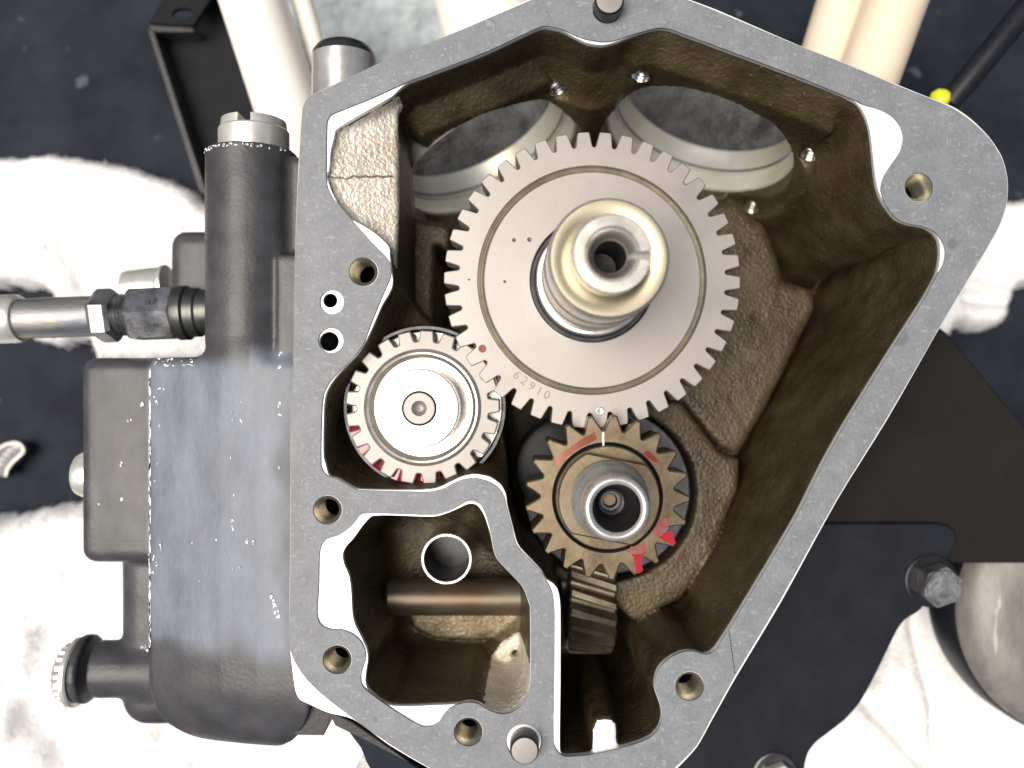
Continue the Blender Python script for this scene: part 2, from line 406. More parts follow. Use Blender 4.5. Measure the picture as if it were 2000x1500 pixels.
def surface_nets(F, org, h):
    nx, ny, nz = F.shape
    s = F < 0
    cnt = np.zeros((nx - 1, ny - 1, nz - 1), np.int8)
    cor = [(i, j, k) for i in (0, 1) for j in (0, 1) for k in (0, 1)]
    for i, j, k in cor: cnt += s[i:nx - 1 + i, j:ny - 1 + j, k:nz - 1 + k]
    act = (cnt > 0) & (cnt < 8)
    I, J, K = np.nonzero(act)
    idx = np.full(act.shape, -1, np.int64); idx[I, J, K] = np.arange(len(I))
    val = {c: F[I + c[0], J + c[1], K + c[2]] for c in cor}
    acc = np.zeros((len(I), 3)); num = np.zeros(len(I))
    for c in cor:
        for ax in range(3):
            if c[ax] == 0:
                d = list(c); d[ax] = 1; d = tuple(d)
                a = val[c]; b = val[d]; m = (a < 0) != (b < 0)
                t = np.where(m, a / np.where(m, a - b, 1), 0)
                q = np.array(c, float)[None, :].repeat(len(I), 0); q[:, ax] += t
                acc[m] += q[m]; num += m
    V = (acc / num[:, None] + np.stack([I, J, K], 1)) * h + np.array(org)
    Q = []
    for ax in range(3):
        o = [a for a in range(3) if a != ax]
        sl0 = [slice(None)] * 3; sl1 = [slice(None)] * 3
        sl0[ax] = slice(0, -1); sl1[ax] = slice(1, None)
        for b in o: sl0[b] = slice(1, -1); sl1[b] = slice(1, -1)
        a0 = s[tuple(sl0)]; a1 = s[tuple(sl1)]
        e = np.argwhere(a0 != a1)
        for b in o: e[:, b] += 1
        solid0 = s[e[:, 0], e[:, 1], e[:, 2]]
        def cell(db, dc):
            c = e.copy(); c[:, o[0]] += db; c[:, o[1]] += dc
            return idx[c[:, 0], c[:, 1], c[:, 2]]
        q = np.stack([cell(-1, -1), cell(0, -1), cell(0, 0), cell(-1, 0)], 1)
        flip = solid0 if ax != 1 else ~solid0
        q[~flip] = q[~flip][:, ::-1]
        Q.append(q[(q >= 0).all(1)])
    return V, np.concatenate(Q)

def vnoise(p, f, seed):
    """cheap smooth 3-D value noise, p in drawing units, feature f"""
    r = np.random.RandomState(seed); T = r.rand(64, 64, 64).astype(np.float32) * 2 - 1
    q = p / f; i = np.floor(q).astype(int); t = q - i; t = t * t * (3 - 2 * t)
    out = 0
    for a in (0, 1):
        for b in (0, 1):
            for c in (0, 1):
                w = (t[:, 0] if a else 1 - t[:, 0]) * (t[:, 1] if b else 1 - t[:, 1]) * (t[:, 2] if c else 1 - t[:, 2])
                out = out + w * T[(i[:, 0] + a) & 63, (i[:, 1] + b) & 63, (i[:, 2] + c) & 63]
    return out

# ================================================================== OUTLINES (traced on the gasket plane)
g_outer = [(591,212),(598,196),(612,184),(630,176),(700,143),(740,124),(873,70),(1034,1),(1090,-25),(1120,-42),(1150,-62),(1185,-70),(1220,-62),(1255,-42),(1310,-14),(1400,22),(1562,90),(1650,124),(1755,168),(1811,190),(1860,211),(1895,235),(1930,268),(1955,306),(1967,350),(1966,395),(1954,435),(1930,480),(1846,620),(1730,820),(1634,975),(1524,1172),(1433,1325),(1387,1408),(1359,1458),(1318,1500),(1280,1530),(1230,1552),(1150,1566),(1060,1566),(980,1556),(900,1530),(837,1499),(760,1453),(690,1404),(630,1358),(595,1323),(574,1290),(566,1262),(567,1100),(568,975),(568,830),(572,725),(577,480),(584,320)]
g_main = [(638,250),(639,236),(643,228),(650,222),(720,194),(800,158),(830,147),(950,101),(1037,60),(1060,51),(1076,52),(1100,58),(1124,69),(1148,77),(1176,81),(1200,79),(1230,69),(1264,59),(1290,54),(1310,57),(1340,68),(1400,90),(1475,118),(1580,158),(1671,196),(1685,203),(1720,213),(1744,227),(1760,248),(1765,270),(1758,297),(1741,322),(1726,346),(1721,371),(1730,399),(1752,427),(1775,437),(1806,443),(1827,454),(1842,474),(1847,492),(1843,516),(1832,534),(1807,581),(1737,690),(1650,830),(1608,905),(1559,1003),(1500,1104),(1426,1226),(1410,1250),(1398,1268),(1386,1277),(1374,1278),(1358,1273),(1336,1273),(1314,1282),(1298,1294),(1286,1308),(1280,1326),(1279,1344),(1284,1360),(1291,1380),(1293,1400),(1288,1420),(1274,1438),(1250,1450),(1210,1462),(1154,1474),(1108,1478),(1096,1475),(1086,1464),(1081,1450),(1082,1340),(1083,1200),(1081,1170),(1076,1150),(1067,1134),(1058,1118),(1040,1098),(1016,1074),(1008,1062),(1000,1030),(989,988),(985,970),(973,952),(956,941),(930,934),(904,936),(886,943),(866,954),(840,960),(796,960),(700,957),(690,953),(676,945),(660,936),(640,929),(631,920),(627,908),(627,850),(629,795),(633,768),(645,746),(670,718),(692,696),(710,671),(722,640),(742,590),(754,562),(762,544),(764,527),(762,513),(751,498),(716,462),(688,430),(662,400),(650,386),(639,364),(637,340)]
g_pocket = [(710,1004),(700,1010),(690,1024),(670,1041),(656,1048),(640,1053),(630,1062),(624,1080),(622,1150),(619,1198),(622,1212),(630,1223),(646,1229),(666,1230),(688,1238),(704,1252),(712,1268),(714,1286),(709,1304),(705,1320),(706,1336),(718,1350),(756,1378),(780,1394),(810,1412),(826,1419),(844,1418),(856,1411),(866,1396),(878,1384),(894,1376),(914,1372),(932,1374),(948,1383),(964,1391),(980,1395),(1000,1391),(1019,1377),(1032,1356),(1036,1325),(1036,1185),(1033,1176),(1027,1158),(1018,1142),(980,1102),(970,1089),(965,1076),(958,1040),(948,1006),(941,990),(934,983),(922,979),(910,981),(900,987),(880,997),(860,1004),(850,1006),(820,1006),(768,1004)]
# the bare machined face: a little more metal shows where the gasket stands back
c_outer = [(u + 0, v) for u, v in g_outer]
_rim = np.array([[-rng.uniform(1.2, 4.2)] if (u > 900 or v > 1330) else [-rng.uniform(0.0, 1.4)] for u, v in g_outer])
c_outer_w = offset_poly(PP(g_outer), _rim)                 # a thin bright rim all round
_i0 = g_outer.index((690,1404)); _i1 = g_outer.index((566,1262))
c_main = [(639,344),(643,330),(646,294),(653,266),(656,254),(690,232),(728,210),(766,188),(784,171),(800,160),(830,149),(950,103),(1037,62),(1060,53),(1076,54),(1100,60),(1124,73),(1148,84),(1176,88),(1200,83),(1230,71),(1264,60),(1290,55),(1310,58),(1340,69),(1400,91),(1475,119),(1580,159),(1668,197),(1686,217),(1699,252),(1706,308),(1714,365),(1727,396),(1752,428),(1775,438),(1806,444),(1825,455),(1835,470),(1837,498),(1831,533),(1805,581),(1735,690),(1648,830),(1606,905),(1557,1003),(1498,1104),(1424,1226),(1408,1250),(1396,1267),(1386,1275),(1374,1277),(1358,1272),(1336,1272),(1314,1281),(1297,1293),(1285,1307),(1279,1326),(1278,1344),(1283,1360),(1290,1380),(1292,1400),(1287,1420),(1273,1437),(1250,1449),(1210,1461),(1154,1473),(1110,1477),(1098,1474),(1094,1462),(1095,1340),(1095,1190),(1093,1166),(1089,1150),(1080,1139),(1067,1130),(1058,1114),(1040,1094),(1017,1070),(1010,1058),(1002,1028),(991,985),(988,964),(978,946),(956,931),(928,926),(904,930),(880,941),(850,954),(796,957),(702,955),(690,951),(676,943),(660,934),(643,928),(636,906),(632,890),(633,800),(637,770),(648,748),(672,719),(694,697),(714,668),(730,634),(746,597),(758,577),(766,560),(767,544),(765,525),(762,502),(759,481),(734,457),(710,441),(690,430),(680,422),(660,396),(648,374)]
c_pocket = [(728,1008),(718,1016),(706,1030),(692,1050),(676,1068),(670,1082),(672,1100),(682,1124),(686,1150),(689,1200),(694,1220),(704,1240),(716,1266),(719,1286),(716,1308),(714,1330),(720,1348),(758,1376),(800,1379),(850,1377),(896,1375),(914,1371),(932,1373),(948,1382),(964,1390),(980,1394),(1000,1390),(1018,1376),(1031,1356),(1035,1325),(1035,1185),(1032,1176),(1026,1158),(1017,1142),(979,1102),(969,1089),(964,1076),(957,1041),(946,1008),(938,994),(930,986),(920,984),(910,986),(900,991),(880,1000),(860,1007),(850,1009),(820,1009),(768,1007)]

BOLTS = [(710,531),(640,996),(659,1288),(915,1429),(1347,1340),(1794,366)]
DOWEL = [(1186,18),(1024,1450)]

# ================================================================== ENGINE CASE
case = thing('engine_case', 'open engine crankcase half with black painted side and oil browned cast gear chest', 'engine case', (0, 0, -600))

gm_w = smooth_loop(PP(g_main, 5)); gp_w = smooth_loop(PP(g_pocket, 5)); go_w = smooth_loop(PP(g_outer, 5))
cm_w = smooth_loop(PP(c_main)); cp_w = smooth_loop(PP(c_pocket))
# outer edge of the metal face, with the squared-off corner at the lower left that the gasket leaves bare
co = [tuple(q) for q in c_outer_w]
k0 = g_outer.index((690,1404)); k1 = g_outer.index((567,1100))
corner = [P2(640,1392), P2(604,1376), P2(585,1366), P2(577,1350), P2(571,1310), P2(566,1262)]
co = co[:k0 + 1] + corner + [P2(565,1180)] + co[k1:]
co_w = smooth_loop(np.array(co))
def circ(u, v, r, z, n=40):
    x, y = P2(u, v, z); return [(x + r * math.cos(2*math.pi*i/n), y + r * math.sin(2*math.pi*i/n)) for i in range(n)]
face_holes = [circ(u, v, 27.5, 0) for u, v in BOLTS] + [circ(645,587,13.5,0), circ(643,667,18.5,0)]
plate('machined_face', co_w, [cm_w, cp_w] + face_holes, -14, 0, 1.0, M['machined'], case)

# ---- the cast body, as a smooth solid
H = 6.0
x0, x1, y0, y1, z0_, z1_ = -470, 1010, -860, 860, -612, 6
nx = int((x1 - x0) / H); ny = int((y1 - y0) / H); nz = int((z1_ - z0_) / H)
gx = x0 + H * np.arange(nx); gy = y0 + H * np.arange(ny); gz = z0_ + H * np.arange(nz)
X2, Y2 = np.meshgrid(gx, gy, indexing='ij')
X3 = X2[:, :, None].astype(np.float32); Y3 = Y2[:, :, None].astype(np.float32); Z3 = gz[None, None, :].astype(np.float32)

def levels(poly_fn, zs):
    """interpolate 2-D distance fields between depth levels"""
    ds = [poly_sdf(poly_fn(z), X2, Y2) for z in zs]
    out = np.empty((nx, ny, nz), np.float32)
    zs_ = np.array(zs)
    for k, z in enumerate(gz):
        zz = min(max(z, zs_[-1]), zs_[0])
        j = int(np.searchsorted(-zs_, -zz, side='right')) - 1; j = min(max(j, 0), len(zs) - 2)
        t = (zs_[j] - zz) / (zs_[j] - zs_[j + 1])
        out[:, :, k] = ds[j] * (1 - t) + ds[j + 1] * t
    return out

m_main = [(768,250),(766,200),(784,171),(800,160),(830,149),(950,103),(1037,62),(1060,53),(1076,54),(1100,60),(1124,73),(1148,84),(1176,88),(1200,83),(1230,71),(1264,60),(1290,55),(1310,58),(1340,69),(1400,91),(1475,119),(1580,159),(1668,197),(1686,217),(1699,252),(1706,308),(1714,365),(1727,396),(1752,428),(1775,438),(1806,444),(1825,455),(1835,470),(1837,498),(1831,533),(1805,581),(1735,690),(1648,830),(1606,905),(1557,1003),(1498,1104),(1424,1226),(1408,1250),(1396,1267),(1386,1275),(1374,1277),(1358,1272),(1336,1272),(1314,1281),(1297,1293),(1285,1307),(1279,1326),(1278,1344),(1283,1360),(1290,1380),(1292,1400),(1287,1420),(1273,1437),(1250,1449),(1210,1461),(1154,1473),(1110,1477),(1098,1474),(1094,1462),(1095,1340),(1095,1190),(1093,1166),(1089,1150),(1080,1139),(1067,1130),(1058,1114),(1040,1094),(1017,1070),(1010,1058),(1002,1028),(991,985),(990,960),(985,900),(960,780),(880,680),(800,600),(770,560),(764,540),(764,500),(768,400)]
mw = PP(m_main); mn = normals2(mw)
def interp(z, tab):
    d = -z; return float(np.interp(d, [a for a, _ in tab], [b for _, b in tab]))
LR = np.array((0.42, -0.908)); RR = np.array((-0.342, -0.94))
def main_at(z):
    out = []
    for (u, v), p, n in zip(m_main, mw, mn):
        if v < 172 and 784 <= u <= 1062: o = LR * interp(z, [(0,0),(112,8),(152,56),(185,62),(600,142)])
        elif 1062 < u < 1264 and v < 95: o = np.array((0, -1.0)) * interp(z, [(0,0),(120,12),(200,60),(560,150)])
        elif v < 200 and 1264 <= u <= 1670: o = RR * interp(z, [(0,0),(14,3),(75,44),(150,48),(560,122)])
        elif u > 1670 and v < 330: o = np.array((-1.0, -0.35)) * interp(z, [(0,0),(20,4),(150,40),(560,130)])
        elif u > 1700 and v < 446: o = n * interp(z, [(0,0),(30,4),(560,75)])
        elif u > 1420 and v > 460: o = n * interp(z, [(0,0),(20,1),(560,55)])
        elif u < 800 and v < 560: o = np.array((1.0, 0)) * interp(z, [(0,0),(560,14)])
        elif u > 1270 and v > 1250: o = n * interp(z, [(0,0),(560,16)])
        else: o = n * interp(z, [(0,0),(560,8)])
        out.append(p + o)
    return np.array(out)
ZL = [0, -14, -75, -112, -152, -200, -560]
d_main = levels(main_at, ZL)
cav = smax(d_main, -545.0 - Z3, 45.0)
# solids standing inside the chest
def boss(poly, zref, top, draft=0.12, k=22.0, base=-600):
    d = poly_sdf(PP(poly, zref), X2, Y2)[:, :, None]
    return smax(d - np.clip(top - Z3, 0, 400) * draft, Z3 - top, k)
plateau = boss([(1200,380),(1440,395),(1495,440),(1520,500),(1532,548),(1592,566),(1594,600),(1560,672),(1500,790),(1442,893),(1405,878),(1330,790),(1200,720)], -330, -330)
ringb = boss([(1230,780),(1330,786),(1372,838),(1402,880),(1424,892),(1446,898),(1442,960),(1386,1090),(1330,1172),(1240,1215),(1200,1180),(1060,1120),(1030,1000)], -255, -255, 0.05, 14)
cx, cy = P2(1190, 965, -255)
crank_hole = np.sqrt((X3 - cx) ** 2 + (Y3 - cy) ** 2) - 198
ringb = np.maximum(ringb, -crank_hole)
postd = poly_sdf(PP([(1158,1500),(1157,1428),(1164,1411),(1180,1404),(1195,1406),(1207,1419),(1213,1500)], 0), X2, Y2)[:, :, None]
post = np.maximum(postd - np.clip(-Z3, 0, 500) * 0.02, Z3 + 8)
ribd = boss([(790,420),(882,440),(876,492),(850,476),(846,640),(800,650)], -300, -300, 0.05, 12)
insert = np.minimum(np.minimum(plateau, ringb), np.minimum(post, ribd))
cav = np.maximum(cav, -insert)
# ledge at the upper left
lp = [(653,266),(656,254),(690,232),(728,210),(766,188),(777,183),(792,205),(812,250),(812,520),(764,512),(762,502),(759,481),(734,457),(710,441),(690,430),(680,422),(660,396),(648,374),(639,344),(643,330),(646,294)]
dl = poly_sdf(PP(lp), X2, Y2)[:, :, None]
zl = -12.0 - np.clip((X3 + 362) / 122.0, 0, 1.4) * 42.0
cav = np.minimum(cav, smax(dl, zl - Z3, 10.0))
# breather-gear well
bp_ = [(764,540),(767,544),(766,560),(758,577),(746,597),(730,634),(714,668),(694,697),(672,719),(648,748),(637,770),(633,800),(632,890),(636,906),(643,928),(660,934),(676,943),(690,951),(702,955),(796,957),(850,954),(880,941),(904,930),(928,926),(956,931),(978,946),(1000,975),(1040,960),(1030,700),(900,560),(800,540)]
db = poly_sdf(PP(bp_), X2, Y2)[:, :, None]
well = smax(db + np.clip(-Z3 - 14, 0, 400) * 0.22, -190.0 - Z3, 70.0)
cav = np.minimum(cav, well)
# lower pocket
cpw = PP(c_pocket); cpn = normals2(cpw)
def pk_at(z): return cpw + cpn * interp(z, [(0,0),(14,0),(330,26)])
pk = smax(levels(pk_at, [0, -14, -330]), -330.0 - Z3, 55.0)
pad1 = boss([(796,1190),(1015,1190),(1015,1215),(990,1240),(930,1250),(850,1245),(810,1225)], -280, -280, 0.3, 16)
pad2 = boss([(945,1312),(955,1290),(978,1258),(1010,1235),(1045,1222),(1045,1318),(1000,1316)], -235, -235, 0.35, 18)
hx, hy = P2(1012, 1282, -235)
pad2 = np.maximum(pad2, 14.5 - np.sqrt((X3 - hx) ** 2 + (Y3 - hy) ** 2))
pk = np.maximum(pk, -np.minimum(pad1, pad2))
cav = np.minimum(cav, pk)
# keep the cast edge just behind the machined lip
cav = cav - np.clip((Z3 + 16) / 8.0, 0, 1) * 4.0
# bolt and dowel drillings
for u, v in BOLTS + [(645,587),(643,667)]:
    hx, hy = P2(u, v); cav = np.minimum(cav, np.maximum(np.sqrt((X3-hx)**2 + (Y3-hy)**2) - 34, -280 - Z3))
# tappet bores through the roof
def bore_axis(center, out, R, L0, L1):
    q = np.array(center); a = np.array(out) / np.linalg.norm(out)
    dx = X3 - q[0]; dy = Y3 - q[1]; dz = Z3 - q[2]
    t = dx * a[0] + dy * a[1] + dz * a[2]
    r = np.sqrt(np.maximum(dx*dx + dy*dy + dz*dz - t*t, 0))
    return np.maximum(np.maximum(r - R, L0 - t), t - L1)
TILT = 0.2
RB_C = (*P2(1364, 272, -340), -340.0); RB_A = np.array((0.342, 0.94, -TILT)); RB_A /= np.linalg.norm(RB_A)
LB_C = (*P2(959, 315, -392), -392.0); LB_A = np.array((-0.42, 0.908, -TILT)); LB_A /= np.linalg.norm(LB_A)
for c_, a_ in ((RB_C, RB_A), (LB_C, LB_A)):
    cav = np.minimum(cav, bore_axis(c_, a_, 228, -60, 230))
    ax2 = np.array((a_[0], a_[1])) / math.hypot(a_[0], a_[1]); ex2 = np.array((ax2[1], -ax2[0]))
    tt_ = (X3 - c_[0]) * ax2[0] + (Y3 - c_[1]) * ax2[1]; ee_ = (X3 - c_[0]) * ex2[0] + (Y3 - c_[1]) * ex2[1]
    cav = np.minimum(cav, smax(smax(118 - tt_ + (Z3 - c_[2]) * TILT, np.abs(ee_) - 300, 20), Z3 + 60, 30))
SCREWS = [((1258,127,-138), RB_A, 30), ((1588,282,-200), RB_A, 30), ((1473,393,-505), RB_A, 24), ((1085,167,-190), LB_A, 14)]
for p_, a_, sh_ in SCREWS:
    cav = np.minimum(cav, bore_axis(np.array(P(*p_)) - a_ * sh_, a_, 21, -45, 34))
d_out = poly_sdf(np.array(co_w), X2, Y2)[:, :, None]
block = np.maximum(np.maximum(d_out + 2, Z3 + 4), -606 - Z3)
solid = np.maximum(block, -cav)
V, Q = surface_nets(solid, (x0, y0, z0_), H)
inside = V[:, 2] < -10
n1 = vnoise(V, 34, 3) * 1.2 + vnoise(V, 14, 4) * 1.1
V[:, 2] += np.where(inside, n1 * 0.8, 0)
V[:, 0] += np.where(inside, (vnoise(V, 30, 5) * 0.9 + vnoise(V, 12, 6) * 0.8), 0)
V[:, 1] += np.where(inside, (vnoise(V, 30, 7) * 0.9 + vnoise(V, 12, 8) * 0.8), 0)
fc = V[Q].mean(1)
def inside2(poly, z, pts):
    return poly_sdf(PP(poly, z), pts[:, 0], pts[:, 1]) < 0
mi = np.zeros(len(Q), int)
mi[(inside2(lp, 0, fc)) & (fc[:, 2] > -72)] = 1  # ledge: cleaner metal plus painted light from above
mi[(fc[:, 2] > -300) & (fc[:, 2] < -180) & inside2([(796,1190),(1015,1190),(1015,1215),(990,1240),(930,1250),(850,1245),(810,1225)], -285, fc)] = 3  # pad facing up, its light put into the colour
mi[(fc[:, 2] > -300) & inside2([(945,1312),(955,1290),(978,1258),(1010,1235),(1045,1222),(1045,1318),(1000,1316)], -240, fc)] = 1  # second pad, brightness from above painted in as well
mi[(fc[:, 2] > -12) & inside2([(1150,1500),(1150,1400),(1220,1400),(1220,1500)], 0, fc)] = 4
for c_, a_ in ((RB_C, RB_A), (LB_C, LB_A)):
    w = fc - np.array(c_); t = w @ a_
    r = np.linalg.norm(w - t[:, None] * a_, axis=1)
fo_ = poly_sdf(np.array(co_w), fc[:, 0], fc[:, 1]); mi[(fo_ > -14) & (fc[:, 2] < -8)] = 2
cast = mesh('casting', V, Q, M['cast_oily'], case, smooth=True, mats=[M['cast_oily'], M['cast_bare'], M['rough_paint'], M['cast_mid'], M['machined']], mi=mi)
del cav, solid, d_main, pk, well, block

ck = [(640,344),(652,347),(664,346),(676,350),(690,343),(700,346),(712,344),(724,346),(736,343),(748,346),(760,344),(768,345)]
cv, cf = [], []
for i, (u, v) in enumerate(ck):
    xx = P2(u, v, -25)[0]; zt = -12.0 - min(max((xx + 362) / 122.0, 0), 1.4) * 42.0 + 3.0
    w_ = 1.0 + 1.3 * rng.rand()
    cv += [P(u, v - w_, zt), P(u, v, zt + 1.2), P(u, v + w_, zt)]
for i in range(len(ck) - 1):
    for k in range(2): cf.append((i*3+k, (i+1)*3+k, (i+1)*3+k+1, i*3+k+1))
mesh('casting_seam', cv, cf, M['cast_mid'], case)
# bore liners (honed bright metal with a groove)
for c_, a_ in ((RB_C, RB_A), (LB_C, LB_A)):
    prof = [(228, -2), (223, 2), (222, 40), (217, 43), (217, 48), (222, 51), (222, 92), (218, 104), (218, 112)]
    v, f = lathe(prof, c_, a_, 96)
    mesh('tappet_bore', v, f, M['bore'], case, smooth=True, angle=25)
    v, f = lathe([(221.8, 53), (219.6, 54), (219.6, 57), (221.8, 58)], c_, a_, 96); mesh('bore_groove', v, f, M['dark_steel'], case)
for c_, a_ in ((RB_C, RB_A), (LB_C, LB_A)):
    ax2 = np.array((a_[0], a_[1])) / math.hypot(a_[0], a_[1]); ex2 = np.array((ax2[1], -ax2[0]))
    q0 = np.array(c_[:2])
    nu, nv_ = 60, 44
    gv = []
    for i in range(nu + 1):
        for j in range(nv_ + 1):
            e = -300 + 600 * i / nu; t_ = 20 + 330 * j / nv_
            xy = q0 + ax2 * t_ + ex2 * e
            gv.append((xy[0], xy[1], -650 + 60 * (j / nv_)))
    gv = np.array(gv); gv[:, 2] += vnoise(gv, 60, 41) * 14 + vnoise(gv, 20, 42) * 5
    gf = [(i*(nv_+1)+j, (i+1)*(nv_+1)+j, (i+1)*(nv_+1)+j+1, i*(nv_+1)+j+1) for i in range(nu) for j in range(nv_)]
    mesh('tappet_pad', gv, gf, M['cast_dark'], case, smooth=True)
# small threaded holes round the bores
for p_, a_, sh_ in SCREWS:
    prof = [(24, 0), (19, 1), (17, 5), (19.5, 9), (17, 13), (19.5, 17), (17, 21), (19.5, 25), (17, 30), (0.1, 32)]
    vv, ff = lathe(prof, np.array(P(*p_)) - a_ * sh_, a_, 28); mesh('screw_hole', vv, ff, M['pipe'], case, smooth=True, angle=40)

# threaded bolt holes in the face
prof = [(27.6, -0.6), (23.5, -6)]
zz = -6.0
for i in range(7):
    prof += [(20.0, zz - 5), (23.6, zz - 10)]; zz -= 10.0
prof2 = [(23.6, zz), (21, zz - 5), (21, -230), (0.1, -240)]
src = None
for u, v in BOLTS:
    x, y = P2(u, v)
    if src is None:
        vv, ff = lathe(prof, (0, 0, 0), (0, 0, 1), 36); ff = [tuple(reversed(q)) for q in ff]
        src = mesh('threaded_hole', np.array(vv) + np.array((x, y, 0)), ff, M['thread'], case, smooth=True, angle=50)
        sx, sy = x, y
        vv, ff = lathe(prof2, (x, y, 0), (0, 0, 1), 32); src2 = mesh('hole_depth', vv, ff, M['hole'], case, smooth=True, angle=50)  # lower drilling coloured near black in place of the shade down there
    else:
        for q_ in (src, src2):
            o = q_.copy(); C.objects.link(o); o.location = Vector((x - sx, y - sy, 0)) * S
for u, v, r in ((645,587,13.5),(643,667,18.5)):
    x, y = P2(u, v)
    vv, ff = lathe([(r + .2, -0.6), (r, -8), (r, -60), (r * .8, -140), (0.1, -145)], (x, y, 0), (0, 0, 1), 32)
    mesh('oil_passage', vv, ff, M['dark_steel'], case, smooth=True, angle=40)
x, y = P2(1012, 1282, -235)
vv, ff = lathe([(15, -232), (14, -240), (14, -330), (0.1, -332)], (x, y, 0), (0, 0, 1), 24); mesh('oil_passage', vv, ff, M['hole'], case, smooth=True)
# crank bearing plate at the bottom of the pinion recess
vv, ff = lathe([(0.1, -292), (120, -292), (124, -300), (190, -300), (196, -306), (196, -330)], (cx, cy, 0), (0, 0, 1), 96)
mesh('bearing_plate', vv, ff, M['dark_steel'], case, smooth=True, angle=35)
sx_, sy_ = P2(1130, 905, -250)
vv, ff = lathe([(0.1, -205), (100, -205), (112, -210), (118, -222), (118, -300)], (sx_ - 26, sy_ - 10, 0), (0, 0, 1), 72)
mesh('oil_seal', vv, ff, M['seal'], case, smooth=True, angle=35)

# ---- black painted side of the case, also a smooth solid
H2 = 6.0
bx0, bx1, by0, by1, bz0, bz1 = -980, -370, -790, 520, -420, 10
mx_, my_, mz_ = int((bx1-bx0)/H2), int((by1-by0)/H2), int((bz1-bz0)/H2)
ax_, ay_, az_ = bx0 + H2*np.arange(mx_), by0 + H2*np.arange(my_), bz0 + H2*np.arange(mz_)
AX, AY, AZ = np.meshgrid(ax_, ay_, az_, indexing='ij')
AX = AX.astype(np.float32); AY = AY.astype(np.float32); AZ = AZ.astype(np.float32)
sec = [(-395,-10),(-432,-12),(-500,-17),(-580,-30),(-660,-48),(-735,-70),(-748,-86),(-748,-400),(-395,-400)]
XZx, XZz = np.meshgrid(ax_, az_, indexing='ij')
dsec = poly_sdf(sec, XZx, XZz)[:, None, :]
ytop = P2(0, 697, -60)[1]; ybot = P2(0, 1432, -220)[1]
barrel = smax(dsec, AY - ytop, 30.0)
# big rounded lower end
def rmax(a, b, r):
    return np.minimum(r_ := 0, 0) if False else (np.maximum(np.maximum(a, b), -1e9) if r <= 0 else
        np.where((a > -r) & (b > -r), np.sqrt(np.maximum(a + r, 0)**2 + np.maximum(b + r, 0)**2) - r, np.maximum(a, b)))
barrel = rmax(barrel, (ybot - AY), 175.0)
fl_top = P2(0, 699, -140)[1]; fl_bot = P2(0, 1097, -140)[1]
xl1 = P2(165, 0, -140)[0]; xl2 = P2(224, 0, -160)[0]
def rbox(xa, xb, ya, yb, za, zb, r):
    qx = np.abs(AX - (xa+xb)/2) - (xb-xa)/2 + r; qy = np.abs(AY - (ya+yb)/2) - (yb-ya)/2 + r; qz = np.abs(AZ - (za+zb)/2) - (zb-za)/2 + r
    return np.sqrt(np.maximum(qx,0)**2 + np.maximum(qy,0)**2 + np.maximum(qz,0)**2) + np.minimum(np.maximum(qx, np.maximum(qy, qz)), 0) - r
flange = rbox(xl1, -600, fl_bot, fl_top, -400, -112, 30)
flange2 = rbox(xl2, -600, P2(0,1420,-180)[1], fl_top - 30, -400, -150, 60)
body = smin(barrel, smin(flange, flange2, 14), 6)
bxc = P2(492, 0, -95)[0]
boss_t = P2(0, 300, -95)[1]; boss_b = P2(0, 980, -95)[1]
bossd = np.maximum(np.sqrt((AX - bxc)**2 + (AZ + 97 + np.maximum(0, ytop + 40 - AY) * 0.22)**2) - 92, np.maximum(AY - boss_t, boss_b - AY))
body = smin(body, bossd, 26)
# web that ties the boss to the case
body = smin(body, rbox(-470, -395, P2(0,800,-60)[1], P2(0,500,-60)[1], -300, -22, 12), 10)
body = smin(body, rbox(-470, -395, P2(0,800,-60)[1], P2(0,305,-60)[1], -300, -60, 12), 10)
# lower-left plug boss
yb = P2(0, 1312, -165)[1]
pb = np.maximum(np.sqrt((AY - yb)**2 + (AZ + 185)**2) - 60, np.maximum(P2(185,0,-165)[0] - AX, AX + 650))
fb = np.maximum(np.sqrt((AY - yb)**2 + (AZ + 185)**2) - 72, np.maximum(P2(152,0,-165)[0] - AX, AX - P2(170,0,-165)[0]))
body = smin(body, smin(pb, fb, 22), 16)
# rear boss behind the main one
body = smin(body, rbox(P2(335,0,-260)[0], -560, P2(0,640,-260)[1], P2(0,452,-260)[1], -400, -235, 34), 12)
V, Q = surface_nets(body, (bx0, by0, bz0), H2)
V[:, 2] += vnoise(V, 40, 21) * 0.8
fc = V[Q].mean(1)
mi = np.zeros(len(Q), int)
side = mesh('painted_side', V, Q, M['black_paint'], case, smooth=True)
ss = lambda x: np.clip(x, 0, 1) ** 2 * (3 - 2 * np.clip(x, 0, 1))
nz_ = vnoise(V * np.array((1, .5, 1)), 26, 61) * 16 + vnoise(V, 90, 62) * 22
wz = ss((V[:, 0] + 764 + nz_ * .15) / 10) * ss((V[:, 1] + nz_ - P2(0, 1290, -60)[1]) / 60) * ss((ytop + 10 - V[:, 1] + nz_ * .4) / 40 + (V[:, 0] > -520) * .55) * ss((-405 - V[:, 0] + nz_) / 70)  # mask of the painted sky sheen on the barrel
at = side.data.attributes.new('sky_sheen', 'FLOAT', 'POINT'); at.data.foreach_set('value', wz.astype(np.float32))
